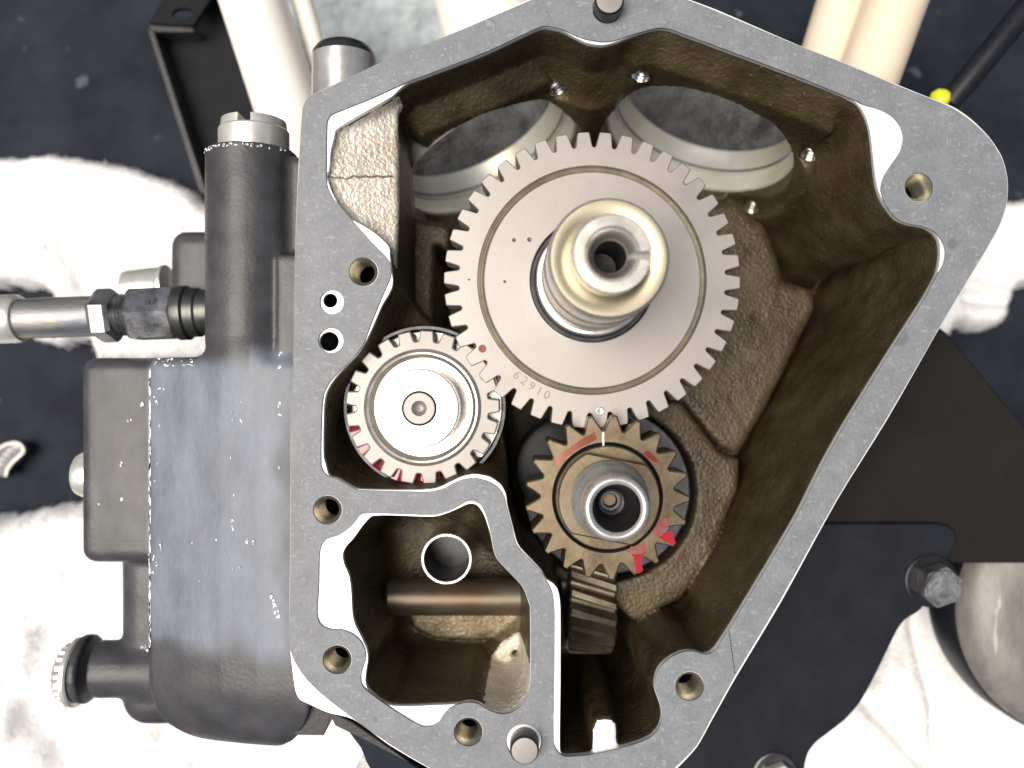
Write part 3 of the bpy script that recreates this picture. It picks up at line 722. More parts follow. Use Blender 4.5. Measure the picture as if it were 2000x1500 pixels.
# worn bright seam along the ridge: a run of small chips, and chips of paint lost elsewhere
def flake(x, y, z, rx, ry, seed, nrm=(0, 0, 1)):
    r = random.Random(seed); n = 9; ring = []
    for i in range(n):
        t = 2*math.pi*i/n; k = 0.55 + 0.6 * r.random(); ring.append((x + rx*k*math.cos(t), y + ry*k*math.sin(t)))
    return ring
sV, sF = [], []
zgrid = body
def surf_z(x, y):
    i = int(round((x - bx0)/H2)); j = int(round((y - by0)/H2))
    if not (0 <= i < mx_ and 0 <= j < my_): return None
    col = body[i, j, :]; k = np.nonzero(col < 0)[0]
    if len(k) == 0: return None
    k = k[-1]
    if k + 1 >= mz_: return az_[k]
    a, b = col[k], col[k+1]; return az_[k] + H2 * a / (a - b)
def add_flake(x, y, rx, ry, seed):
    ring = flake(x, y, 0, rx, ry, seed); b = len(sV); ok = []
    for px, py in ring + [(x, y)]:
        z = surf_z(px, py)
        if z is None: return
        ok.append((px, py, z + 1.4))
    zs = [q[2] for q in ok]
    if max(zs) - min(zs) > 14: return
    sV.extend(ok); n = len(ring)
    for i in range(n): sF.append((b + i, b + (i+1) % n, b + n))
yy = ytop - 8; s_ = 0
while yy > P2(0, 1270, -70)[1]:
    s_ += 1
    if random.random() < 0.86: add_flake(-741 + random.uniform(-2.5, 2.5), yy, random.uniform(1.0, 2.6), random.uniform(7, 16), s_)
    yy -= random.uniform(5, 11)
for u, v, r in ((309,760,3),(305,785,3.5),(299,774,2.5),(320,758,2.5),(303,765,2),(466,804,2.5),(467,818,3),(484,820,3.4),(483,784,2.4),(559,690,6),(560,715,5),(557,790,5),(559,808,5),(558,905,5),(465,1012,4),(466,1025,3.5),(494,1050,6),(506,1051,5),(382,1056,2.5),(433,1050,2.5),(314,1066,4),(314,1074,3),(299,1090,6),(303,1103,5),(296,1122,4),(305,1100,3),(277,1272,6),(270,1268,5),(545,1158,5),(550,1168,7),(553,1180,6),(556,1192,4),(541,1150,4),(480,1100,2),(397,1130,2),(456,1085,2),(467,1104,2),(305,905,2),(300,940,2.5),(310,832,2),(281,792,5),(243,905,4),(255,820,3),(262,818,3),(245,972,4),(200,985,3),(470,905,2),(470,962,2.5),(463,892,2)):
    z = -60 if u > 285 else -125
    x, y = P2(u, v, z)
    for j in range(2): add_flake(x + random.uniform(-r, r)*.6, y + random.uniform(-r, r)*.8, r * random.uniform(.3, .7), r * random.uniform(.5, 1.1), u*7 + v + j)
for i in range(26):   # the scuffed shoulder under the hose fitting
    u = random.uniform(300, 385); v = random.uniform(700, 716)
    x, y = P2(u, v, -66); add_flake(x, y, random.uniform(2, 7), random.uniform(1, 2.5), i * 31)
for i in range(40):   # chipped rim of the slotted plug boss
    t = random.uniform(-1.3, 1.3); x = bxc + 88 * math.sin(t); add_flake(x, boss_t - random.uniform(4, 10), random.uniform(2, 5), random.uniform(1.5, 3.5), 900 + i)
chips = mesh('chipped_paint', sV, [tuple(f) for f in sF], M['wear'], case)
chips['kind'] = 'stuff'
del AX, AY, AZ, body, barrel, flange, flange2
# little hooked web below the case corner
vv, ff = prism(PP([(583,1366),(604,1372),(640,1386),(690,1412),(760,1460),(800,1490),(700,1440),(655,1418),(646,1400),(632,1437),(575,1436)], -40), -220, -40, 2)
mesh('corner_web', vv, ff, M['rough_paint'], case)
vv, ff = prism(PP([(668,1412),(720,1440),(800,1490),(860,1530),(740,1530),(716,1490),(705,1462)], -120), -240, -120, 2)
mesh('lower_web', vv, ff, M['mat'], case)

# ================================================================== GASKET
gas = plate('gasket', go_w, [gm_w, gp_w] + [circ(u, v, 28.5, 5) for u, v in BOLTS] + [circ(648,590,23,5), circ(646,665,24,5)] + [circ(1186,17,29,5), circ(1023,1449,34,5)], 0.6, 5.4, 0.6, M['gasket'], None)
prop(gas, 'thin grey speckled paper gasket lying on the machined face round the gear chest', 'gasket')
pts = [(1423,1233),(1427,1255),(1430,1285),(1433,1308),(1435,1308),(1432,1285),(1429,1255),(1425,1232)]
# a dotted pen line drawn across the gasket
pv, pf = [], []
for i in range(15):
    u = 1424 + i * 0.78; v = 1234 + i * 5.6
    x, y = P2(u, v, 5.4); b = len(pv)
    for dx, dy in ((-1.1,-2.1),(1.1,-2.1),(1.3,2.0),(-0.9,2.2)): pv.append((x + dx, y + dy, 5.75))
    pf.append((b, b+1, b+2, b+3))
ln = mesh_on('pen_line', pv, pf, M['ink'], gas)

# ================================================================== DOWEL PINS
def dowel(u, v, label, r=28):
    x, y = P2(u, v, 5)
    t = thing('dowel_pin', label, 'dowel pin', (x, y, 0), 'dowel pins standing in the gasket face')
    vv, ff = lathe([(r, -20), (r, 3), (r - .1, 30), (r - .1, 37), (r - 3.5, 42)], (x, y, 0), n=48); mesh('pin_barrel', vv, ff, M['dark_steel'], t, smooth=True, angle=30)
    vv, ff = lathe([(r - 3.5, 42), (r * .5, 42.6), (0.1, 42.6)], (x, y, 0), n=48); mesh('pin_top', vv, ff, M['steel'], t, smooth=True, angle=30)
dowel(1186, 17, 'steel dowel pin at the top edge of the gasket above the two round bores')
dowel(1024, 1450, 'steel dowel pin at the bottom edge of the gasket beside the lower bolt hole')

# ================================================================== GEARS
def gear_loop(N, ro, rr, wt, wb, phase, inset=0.0, power=1.25, tipr=0.35):
    p = 2 * math.pi / N; out = []
    ri = rr - inset; rt = ro - inset
    ht = max(wt * p / 2 - inset / ro, 0.003); hb = wb * p / 2 - inset / rr * 0.8
    half = []
    gap = p / 2 - hb
    h = rt - ri
    half.append((-p / 2, ri)); half.append((-p/2 + gap * 0.45, ri + h * 0.015)); half.append((-p/2 + gap * 0.8, ri + h * 0.06))
    nfl = 6
    for i in range(nfl):
        t = i / (nfl - 1); r = ri + h * (0.13 + 0.72 * t)
        half.append((-(hb + (ht - hb) * (t ** power)), r))
    half.append((-ht * (1 - tipr * 0.35), ri + h * 0.95)); half.append((-ht * (1 - tipr), rt))
    seq = half + [(-a, r) for a, r in reversed(half[1:])]
    for k in range(N):
        for a, r in seq: out.append((phase + k * p + a, r))
    return out
def gear_mesh(N, ro, rr, wt, wb, phase, z0, z1, r_in, c=4.0, center=(0, 0), **kw):
    A = gear_loop(N, ro, rr, wt, wb, phase, 0, **kw); B = gear_loop(N, ro, rr, wt, wb, phase, c * 0.45, **kw); Bb = gear_loop(N, ro, rr, wt, wb, phase, c, **kw)
    n = len(A)
    def ring(L, z): return [(center[0] + r*math.cos(a), center[1] + r*math.sin(a), z) for a, r in L]
    I = [(a, r_in) for a, r in A]
    R = [ring(I, z0), ring(A, z0), ring(A, z1 - c), ring(B, z1 - c * 0.3), ring(Bb, z1), ring(I, z1)]
    V = [q for r in R for q in r]; F = []
    for k in range(len(R) - 1):
        for i in range(n):
            j = (i + 1) % n; F.append((k*n+i, k*n+j, (k+1)*n+j, (k+1)*n+i))
    return V, F

GX, GY = 160.5, 208.0          # cam gear centre (world units)
GZ = -40.0
PX, PY = 185.5, -220.5
PZ = 10.0
BXc, BYc = P2(825, 796, -40)
m_ = 13.45
a_p = math.atan2(PY - GY, PX - GX)           # towards the pinion: a cam tooth on this line
a_b = math.atan2(BYc - GY, BXc - GX)
camg = thing('cam_gear', 'large satin steel cam gear with a thick hollow shaft standing up from its middle', 'gear', (GX, GY, GZ - 90))
RO = 297.0
V_, F_ = gear_mesh(42, RO, RO * 0.898, 0.57, 0.78, a_p, GZ - 75, GZ, 238, 1.8, (GX, GY), tipr=0.22, power=1.0)
mesh('toothed_rim', V_, F_, M['turned'], camg, smooth=True, angle=14)
vv, ff = lathe([(238, GZ), (232, GZ)], (GX, GY, 0), n=128)
web = lathe([(238, GZ), (230.5, GZ), (229, GZ - 1)], (GX, GY, 0), n=160)
web2 = lathe([(216.5, GZ - 1), (215, GZ), (126, GZ), (124, GZ - 2)], (GX, GY, 0), n=160)
v, f = join(web, web2); mesh('gear_web', v, f, M['turned'], camg, smooth=True, angle=30)
vv, ff = lathe([(229, GZ - 1), (227, GZ - 7), (223, GZ - 10), (219, GZ - 7), (216.5, GZ - 1)], (GX, GY, 0), n=160)
mesh('rim_groove', vv, ff, M['groove'], camg, smooth=True, angle=60)
vv, ff = lathe([(124, GZ - 2), (122, GZ - 14), (116, GZ - 15), (115, GZ - 3), (113, GZ - 1)], (GX, GY, 0), n=128)
mesh('hub_groove', vv, ff, M['dark_steel'], camg, smooth=True, angle=40)
vv, ff = lathe([(113, GZ - 1), (113, GZ + 16), (110, GZ + 19), (104, GZ + 20), (103.5, 40), (102, 43), (102, 105), (104, 108), (104, 150), (101.5, 153), (101.5, 236), (99, 244), (96, 246), (60, 246)], (GX, GY, 0), n=128)
sh = mesh('camshaft', vv, ff, M['steel_edge'], camg, smooth=True, angle=25)
vv, ff = lathe([(97.5, 246.4), (96, 247.4), (66, 247.4), (63, 246)], (GX, GY, 0), n=128)
mesh('thrust_ring', vv, ff, M['steel_warm'], camg, smooth=True, angle=30)
vv, ff = lathe([(27.2, 258), (27, 250), (27, 120), (0.1, 110)], (GX, GY, 0), n=96)
vv2, ff2 = lathe([(63.5, 246), (63.5, 270), (38, 270), (30, 264), (27.2, 258)], (GX, GY, 0), n=96); mesh('slot_floor', vv2, ff2, M['steel'], camg, smooth=True, angle=30)
mesh('shaft_bore', vv, ff, M['dark_steel'], camg, smooth=True, angle=30)
sa = math.degrees(math.atan2(-8, 100))
# nose ring with its oil slot
x_, y_, a_ = frame((0, 0, 1))
s0 = math.degrees(math.atan2(-3, 62))
def ring_sector(prof, a0, a1, n, cxy):
    V = []; F = []
    for t in np.radians(np.linspace(a0, a1, n + 1)):
        for r, z in prof: V.append((cxy[0] + r*math.cos(t), cxy[1] + r*math.sin(t), z))
    m = len(prof)
    for i in range(n):
        for j in range(m - 1):
            F.append((i*m+j, (i+1)*m+j, (i+1)*m+j+1, i*m+j+1))
    F.append(tuple(range(m))); F.append(tuple(n*m + j for j in reversed(range(m))))
    return V, F
vv, ff = ring_sector([(64, 246), (64, 289), (62, 292), (45, 292), (42, 290), (33, 274), (29, 262)], s0 + 8, s0 + 352, 110, (GX, GY))
mesh('shaft_nose', vv, ff, M['steel_edge'], camg, smooth=True, angle=28)
# timing dimples, paint dot, stamped number, little pits
def dimple(x, y, z, r, mat_, host, name='timing_mark'):
    vv, ff = lathe([(r, z + .15), (r * .9, z + .9), (r * .72, z + .7), (r * .3, z + .3), (0.1, z + .25)], (x, y, 0), n=20)
    return mesh(name, vv, ff, mat_, host, smooth=True)
dd = lambda u, v, z: P2(u, v, z)
dimple(*dd(1172, 803, GZ), GZ, 8.5, M['steel_edge'], camg)
dimple(*dd(942, 681, GZ), GZ, 8, M['red_faint'], camg)
for u, v, r in ((1004,469,4),(1034,468,4.6),(986,550,3),(916,546,2)):
    dimple(*dd(u, v, GZ), GZ, r, M['dark_steel'], camg, 'pit')
for i, ch in enumerate('62910'):
    t = i / 4.0; u = 1009 + t * 59; v = 733 + t * 39 + 2.5 * math.sin(t * math.pi)
    x, y = P2(u, v, GZ)
    Mx = Matrix.Translation(Vector((x, y, GZ + 0.3)) * S) @ Matrix.Rotation(math.radians(-38 + 12 * t), 4, 'Z')
    text_mesh('stamped_digit', ch, 25, 0.25, Mx, M['stamp'], camg)

# breather gear
bg_ = thing('breather_gear', 'small bright steel gear with a polished raised disc left of the large cam gear', 'gear', (BXc, BYc, -130))
V_, F_ = gear_mesh(21, 155, 133, 0.60, 0.75, a_b + math.pi - math.radians(1.46), GZ - 88, GZ - 3, 118, 2.6, (BXc, BYc), tipr=0.18, power=0.9)
mesh('toothed_rim', V_, F_, M['steel'], bg_, smooth=True, angle=14)
vv, ff = lathe([(118, GZ - 3), (114, GZ - 1), (111, GZ + 3), (107, GZ + 2), (103, GZ - 10), (100, GZ - 22), (76, GZ - 24)], (BXc, BYc, 0), n=96)
mesh('dished_web', vv, ff, M['steel_edge'], bg_, smooth=True, angle=50)
vv, ff = lathe([(76.5, GZ - 26), (76.5, 13), (74.5, 16), (34, 16), (33, 14)], (BXc, BYc, 0), n=96)
mesh('raised_disc', vv, ff, M['steel_bright'], bg_, smooth=True, angle=30)
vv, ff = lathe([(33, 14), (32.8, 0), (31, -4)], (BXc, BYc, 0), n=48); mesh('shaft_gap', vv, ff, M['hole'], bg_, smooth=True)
vv, ff = lathe([(31, -4), (31, 17), (29.5, 19), (15, 19), (13, 15), (7, 8), (0.1, 6)], (BXc, BYc, 0), n=48)
mesh('shaft_end', vv, ff, M['steel'], bg_, smooth=True, angle=30)
slv = lathe([(158, -190), (158, GZ - 46), (160, GZ - 42), (166, GZ - 42), (168, GZ - 46), (168, -200)], (BXc, BYc, 0), n=96)
mesh('gear_sleeve', *slv, M['dark_steel'], bg_, smooth=True, angle=40)
# red assembly oil wetting the well floor under the teeth
oilp = []
oa0, oa1 = math.radians(196), math.radians(284)
no = 26
ov = []; of = []
for i in range(no + 1):
    t = oa0 + (oa1 - oa0) * i / no
    for r in (112, 134, 157): ov.append((BXc + r*math.cos(t), BYc + r*math.sin(t), GZ - 18 + 4*math.sin(i*.9)))
for i in range(no):
    for j in range(2): of.append((i*3+j, i*3+j+1, (i+1)*3+j+1, (i+1)*3+j))
oil = mesh('oil_puddle', ov, of, M['red_oil'], None, smooth=True)
prop(oil, 'glossy red oil pooled under the lower teeth of the small bright gear', 'oil')
vv, ff = lathe([(100, GZ - 84), (157, GZ - 84)], (BXc, BYc, 0), n=64); mesh('back_flange', vv, ff, M['steel_edge'], bg_)

# pinion
pin = thing('pinion_gear', 'oily brown pinion gear with red paint marks and hollow shaft end below the cam gear', 'gear', (PX, PY, PZ - 95))
a_pp = math.atan2(GY - PY, GX - PX) + math.pi / 21
V_, F_ = gear_mesh(21, 160, 131, 0.27, 0.80, a_pp, PZ - 96, PZ, 108, 2.6, (PX, PY), tipr=0.45, power=0.85)
mesh('toothed_rim', V_, F_, M['pinion'], pin, smooth=True, angle=14)
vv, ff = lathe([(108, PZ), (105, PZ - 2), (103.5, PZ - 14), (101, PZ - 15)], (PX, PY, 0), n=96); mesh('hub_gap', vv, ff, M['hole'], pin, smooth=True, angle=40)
vv, ff = lathe([(101, PZ - 15), (101, PZ + 2), (98.5, PZ + 4), (60, PZ + 4)], (PX, PY, 0), n=96); mesh('hub', vv, ff, M['pinion'], pin, smooth=True, angle=30)
# collar with two flats
fl = []
nA = math.radians(-100 + 180 - 2)   # flat normals tilted as in the photograph
nv = np.array((math.cos(math.radians(79)), math.sin(math.radians(79))))
for i in range(96):
    t = 2*math.pi*i/96; q = np.array((98*math.cos(t), 98*math.sin(t))); d = q @ nv
    if abs(d) > 79: q = q - nv * (d - math.copysign(79, d))
    fl.append((PX + q[0], PY + q[1]))
vv, ff = prism(fl, PZ + 4.5, PZ + 24, 3); mesh('collar_nut', vv, ff, M['pinion'], pin, smooth=False)
prof = [(76, PZ + 24.5), (74, PZ + 32), (70, PZ + 36)]
h = PZ + 36
for i in range(5): prof += [(66.5, h + 4), (69, h + 8)]; h += 8
prof += [(63, h + 6), (61, h + 9), (61, 138), (60, 140)]
vv, ff = lathe(prof, (PX, PY, 0), n=96); mesh('shaft_nose', vv, ff, M['steel_edge'], pin, smooth=True, angle=30)
vv, ff = lathe([(60, 140), (58.5, 149), (54, 153.5), (47, 153.5), (43, 148)], (PX, PY, 0), n=96); mesh('shaft_rim', vv, ff, M['steel_bright'], pin, smooth=True, angle=60)
vv, ff = lathe([(43, 148), (40, 138), (34, 100), (28, 70), (26, 66)], (PX, PY, 0), n=72); mesh('tapered_bore', vv, ff, M['dark_steel'], pin, smooth=True, angle=50)
vv, ff = lathe([(26, 66), (24, 70), (20, 68), (19, 50), (14, 50), (12, 44), (12, 0), (0.1, 0)], (PX, PY, 0), n=48); mesh('oil_jet', vv, ff, M['dark_steel'], pin, smooth=True, angle=30)
# paint and oil marks laid on the gear's own face
def film(name, pts, z, mat_, host, t=0.5):
    q = []
    for i in range(len(pts)):
        a = np.array(pts[i], float); b = np.array(pts[(i + 1) % len(pts)], float)
        n = max(1, int(np.linalg.norm(b - a) / 3.0))
        for k in range(n): q.append(a + (b - a) * k / n + rng.uniform(-0.9, 0.9, 2))
    vv, ff = prism(PP(q, z), z + 0.1, z + t); return mesh(name, vv, ff, mat_, host)
film('red_paint_mark', [(1234,1082),(1250,1083),(1262,1076),(1252,1092),(1256,1114),(1248,1120),(1242,1118),(1240,1096)], PZ, M['red'], pin)
film('red_paint_mark', [(1286,1050),(1298,1040),(1312,1036),(1314,1046),(1320,1061),(1312,1064),(1300,1058)], PZ, M['red'], pin)
film('rubbed_paint_mark', [(1224,1078),(1232,1068),(1258,1062),(1266,1072),(1250,1082),(1234,1081)], PZ, M['red_faint'], pin, 0.4)
film('rubbed_paint_mark', [(1276,1036),(1292,1012),(1308,1014),(1306,1032),(1290,1048),(1278,1046)], PZ, M['red_faint'], pin, 0.4)
film('oil_smear', [(1088,908),(1084,896),(1104,880),(1124,866),(1144,852),(1160,844),(1166,858),(1146,868),(1122,882),(1104,896),(1094,908)], PZ, M['amber_oil'], pin, 0.6)
film('oil_smear', [(1254,886),(1266,880),(1280,892),(1288,904),(1278,904)], PZ, M['amber_oil'], pin, 0.5)
film('timing_line', [(1175,846),(1179.5,844),(1181,873),(1177,874)], PZ, M['steel_bright'], pin, 0.5)

# ================================================================== OIL PUMP DRIVE GEAR
RG = 160.0; zc_ = -325.0
xa_, yc_ = P2(1113, 1172, -165); xb_ = P2(1208, 1172, -165)[0]
pump = thing('oil_pump_gear', 'dark oily helical gear seen edge on below the pinion with slanted slat like teeth', 'gear', ((xa_ + xb_) / 2, yc_, zc_ - RG))
nsl = 10; twist = math.tan(math.radians(18)) / RG
base_loop = gear_loop(25, RG, RG * 0.83, 0.34, 0.56, math.radians(90), 0, tipr=0.12, power=1.0)
V_ = []; F_ = []
xsl = [xa_, xa_ + 5] + [xa_ + 5 + (xb_ - xa_ - 10) * k / nsl for k in range(1, nsl)] + [xb_ - 5, xb_]
nb = len(base_loop)
for k, xx in enumerate(xsl):
    sc = 0.95 if k in (0, len(xsl) - 1) else 1.0
    for a, rr_ in base_loop:
        a2 = a + twist * (xx - (xa_ + xb_) / 2)
        V_.append((xx, yc_ + rr_ * sc * math.cos(a2), zc_ + rr_ * sc * math.sin(a2)))
for k in range(len(xsl) - 1):
    for q in range(nb):
        q2 = (q + 1) % nb; F_.append((k*nb+q, (k+1)*nb+q, (k+1)*nb+q2, k*nb+q2))
F_.append(tuple(reversed(range(nb)))); F_.append(tuple((len(xsl)-1)*nb + q for q in range(nb)))
mesh('toothed_rim', V_, F_, M['worm'], pump, smooth=True, angle=22)
vv, ff = lathe(cyl_profile(34, -12, xb_ - xa_ + 12), (xa_, yc_, zc_), (1, 0, 0), 32); mesh('gear_shaft', vv, ff, M['dark_steel'], pump, smooth=True, angle=30)

# ================================================================== INSIDE THE LOWER POCKET
p0 = P(757, 1166, -250); p1 = P(1075, 1168, -250)
t = thing('pocket_shaft', 'round copper tinged shaft crossing the lower left pocket', 'shaft', p0)
vv, ff = lathe([(0.1, 0), (36, 0), (41, 6), (41, p1[0]-p0[0])], p0, (1, 0, 0), 48); mesh('shaft_rod', vv, ff, M['copper'], t, smooth=True, angle=30)
x, y = P2(872, 1092, -170)
t = thing('standpipe', 'thin walled round steel pipe standing upright in the lower left pocket', 'pipe', (x, y, -330))
vv, ff = lathe([(55.5, -330), (55.5, -173), (53.5, -170), (50, -170), (48.5, -173), (48.5, -330)], (x, y, 0), n=72); mesh('pipe_wall', vv, ff, M['steel_edge'], t, smooth=True, angle=30)
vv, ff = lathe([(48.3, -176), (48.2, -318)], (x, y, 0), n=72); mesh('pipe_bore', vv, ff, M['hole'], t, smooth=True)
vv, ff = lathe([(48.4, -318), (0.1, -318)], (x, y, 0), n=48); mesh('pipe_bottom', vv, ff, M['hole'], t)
x, y = P2(746, 1318, -200)
vv, ff = lathe([(11, -230), (11, -206), (7, -199), (0.1, -197)], (x, y, 0), n=20)
mesh('locating_pip', vv, ff, M['cast_bare'], case, smooth=True)

# ================================================================== PLUGS AND FITTINGS ON THE BLACK SIDE
def axis_part(name, host, prof, o, ax, mat_, n=48, angle=30, **k):
    vv, ff = lathe(prof, o, ax, n); return mesh(name, vv, ff, mat_, host, smooth=True, angle=angle)
# slotted plug on the upright boss
px, py, pz = bxc + 4, boss_t, -97
t = thing('slotted_plug', 'bright slotted screw plug in the top of the upright black boss', 'plug', (px, py, pz))
axis_part('plug_body', t, [(71, -10), (71, 45), (68, 49), (20, 49), (0.1, 49)], (px, py, pz), (0, 1, 0), M['chrome'], 64)
def slot_head():
    V = []; F = []
    parts = []
    for s in (-1, 1):
        poly = []
        for i in range(25):
            a = -math.pi/2 + math.pi * i / 24
            xx = 8 + 60 * math.cos(a) ** 1.0 if False else None
        ring = []
        for i in range(33):
            a = -math.acos(13/67.0) + 2*math.acos(13/67.0) * i / 32
            ring.append((s * 67 * math.cos(a), 67 * math.sin(a)))
        if s < 0: ring.reverse()
        n = len(ring)
        vv = [(px + q[0], py + 49.2, pz + q[1]) for q in ring] + [(px + q[0]*.97, py + 66, pz + q[1]*.97) for q in ring]
        ff = [(i, (i+1) % n, n + (i+1) % n, n + i) for i in range(n)] + [tuple(range(n, 2*n))]
        parts.append((vv, ff))
    return join(*parts)
vv, ff = slot_head(); mesh('slotted_head', vv, ff, M['chrome'], t)

# plug at the lower left
xq, yq = P2(158, 1312, -185)
t = thing('ribbed_plug', 'silver ribbed plug on the lower left black boss against the white towel', 'plug', (xq, yq, -185))
axis_part('plug_flange', t, [(0.1, -2), (70, -2), (73, 2), (73, 10), (60, 15)], (xq, yq, -185), (-1, 0, 0), M['chrome'], 64)
ribV, ribF = [], []
nr = 72
for k, (hh, rs) in enumerate(((8, 1.0), (28, 1.0), (34, 0.93))):
    for i in range(nr):
        a = 2*math.pi*i/nr; r = (60 + (2.5 if i % 3 == 0 else -1.5)) * rs
        ribV.append((xq - hh, yq + r*math.cos(a), -185 + r*math.sin(a)))
for k in range(2):
    for i in range(nr):
        j = (i+1) % nr; ribF.append((k*nr+i, k*nr+j, (k+1)*nr+j, (k+1)*nr+i))
ribF.append(tuple(2*nr + i for i in range(nr)))
mesh('ribbed_cap', ribV, ribF, M['chrome'], t)

# bolt head half way down the left flange
xq, yq = P2(166, 932, -150)
t = thing('side_bolt', 'round silver bolt head on the left edge of the black flange', 'bolt', (xq, yq, -200))
axis_part('bolt_head', t, [(48, -6), (50, 0), (50, 28), (44, 40), (0.1, 44)], (xq, yq, -205), (-1, 0, 0), M['chrome'], 40)
axis_part('bolt_collar', t, [(51, -6), (51, 4), (46, 6)], (xq, yq, -205), (-1, 0, 0), M['chrome'], 40)

# hose fitting on the left
fx, fy, fz = P2(0, 632, -215)[0], P2(0, 632, -215)[1], -215.0
def fxu(u): return P2(u, 0, fz)[0]
t = thing('hose_fitting', 'tarnished threaded hose fitting with a stamped hex nut at the left edge', 'pipe fitting', (fxu(200), fy, fz))
ax = (1, 0.035, 0)
O = (fxu(0) + 26, fy + 10, fz)
L = lambda u: fxu(u) - fxu(0)
axis_part('tube_end', t, [(54, L(-60)), (54, L(12)), (50, L(19)), (44, L(20))], O, ax, M['chrome'], 40)
axis_part('fitting_tube', t, [(44, L(16)), (44, L(24)), (45, L(80)), (45, L(166))], O, ax, M['fitting_gold'], 48)
def hexpart(name, r, u0, u1, mat_, c=6, rot=0):
    x_, y_, a_ = frame(ax); V = []; F = []
    for k, (h, s) in enumerate(((L(u0), .9), (L(u0)+c, 1), (L(u1)-c, 1), (L(u1), .9))):
        for i in range(6):
            a = math.radians(60*i + rot); V.append(np.array(O) + x_*r*s*math.cos(a) + y_*r*s*math.sin(a) + a_*h)
    for k in range(3):
        for i in range(6):
            j = (i+1) % 6; F.append((k*6+i, k*6+j, (k+1)*6+j, (k+1)*6+i))
    F += [tuple(reversed(range(6))), tuple(18 + i for i in range(6))]
    return mesh(name, V, F, mat_, t)
hexpart('hex_flange', 60, 166, 208, M['fitting'], 9, 12)
prof = []
for i in range(7): prof += [(46, L(206) + i*8), (41, L(206) + i*8 + 4)]
axis_part('thread', t, prof + [(46, L(206)+56)], O, ax, M['fitting'], 40, 20)
nut = hexpart('hex_nut', 63, 236, 330, M['fitting'], 7, 30)
axis_part('dark_collar', t, [(58, L(326)), (60, L(330)), (60, L(346)), (54, L(350)), (54, L(368)), (50, L(372)), (50, L(420))], O, ax, M['fitting_dark'], 48)
for k, s in enumerate(('89', '39', '69')):
    u = 292 ; v = 612 + (k - 1) * 27
    r_ = 63 * math.cos(math.radians(30))
    # digits sit on the flat that faces up
    x, y = P2(u, v + 2, fz + r_)
    Mx = Matrix.Translation(Vector((x, y, fz + r_ + 0.4)) * S) @ Matrix.Rotation(math.radians(0), 4, 'Z')
    text_mesh('stamped_number', s, 24, 0.5, Mx, M['ink'], t)
# second plain bolt behind it
xq, yq = P2(300, 565, -330)
t = thing('pale_cap', 'pale round cap half hidden behind the hose fitting', 'cap', (xq, yq, -330))
axis_part('cap_body', t, [(0.1, -60), (48, -60), (50, -52), (50, 18), (46, 26)], (xq, yq, -330), (1, 0.1, 0), M['chrome'], 40)
axis_part('cap_rim', t, [(46, 26), (54, 28), (54, 36), (0.1, 38)], (xq, yq, -330), (1, 0.1, 0), M['chrome'], 40)

# ================================================================== PARTS BEHIND THE TOP EDGE
def tube(name, label, cat, a, b, r, mat_, group=None, caps=None):
    A = np.array(a); B = np.array(b); L_ = np.linalg.norm(B - A)
    t = thing(name, label, cat, a, group)
    vv, ff = lathe([(0.1, 0), (r - 3, 0), (r, 3), (r, L_)], a, B - A, 56); mesh('tube_wall', vv, ff, mat_, t, smooth=True, angle=30)
    vv, ff = lathe([(r + 2, 0), (r + 5, 3), (r + 5, 26), (r + 2, 30), (r, 31)], a, B - A, 56); mesh('tube_collar', vv, ff, mat_, t, smooth=True, angle=30)
    return t
tube('cover_tube', 'wide cream painted tube at the top right, in front of a shaded slimmer one', 'tube', P(1676,205,-330), P(1795,-120,-330), 71, M['tube_cream'], 'cream tubes behind the engine case')
tube('cover_tube', 'slimmer shaded cream tube at the top right tucked behind the wide cream one', 'tube', P(1592,190,-440), P(1688,-120,-440), 68, M['tube_cream'], 'cream tubes behind the engine case')
tube('cover_tube', 'wide sunlit white tube at the top left passing behind the steel stub', 'tube', P(600,330,-420), P(470,-70,-420), 80, M['tube_cream_lit'], 'cream tubes behind the engine case')
tube('cover_tube', 'narrow white tube at the top left beside the wide sunlit one', 'tube', P(640,180,-470), P(570,-70,-470), 26, M['tube_cream_lit'], 'cream tubes behind the engine case')
tube('cover_tube', 'broad white tube cut off by the top edge left of the top dowel pin', 'tube', P(975,110,-740), P(915,-130,-740), 142, M['tube_cream_lit'], 'cream tubes behind the engine case')
# steel stub
o = P(672, 230, -190)
t = thing('steel_stub', 'short bright steel stub with a dark domed end behind the top left gasket corner', 'stub', o)
axis_part('stub_barrel', t, [(66, 0), (69, 3), (69, 130)], o, (0, 1, 0), M['steel_bright'], 56)
axis_part('dark_end', t, [(69, 130), (67, 140), (58, 152), (40, 161), (0.1, 167)], o, (0, 1, 0), M['dark_steel'], 56, 80)
# black cable with yellow tip
a = np.array(P(1845, 212, -380)); b = np.array(P(2040, -28, -380))
t = thing('black_cable', 'round black cable with a yellow tip at the top right corner', 'cable', a)
axis_part('cable_sheath', t, [(0.1, 4), (26, 8), (29, 14), (29, np.linalg.norm(b-a))], a, b - a, M['rubber'], 40)
q = np.array(P(1836, 194, -375))
axis_part('yellow_tip', t, [(0.1, -26), (16, -20), (24, -6), (25, 6), (20, 16), (0.1, 24)], q, (0.8, -0.6, 0), M['yellow'], 32, 80)

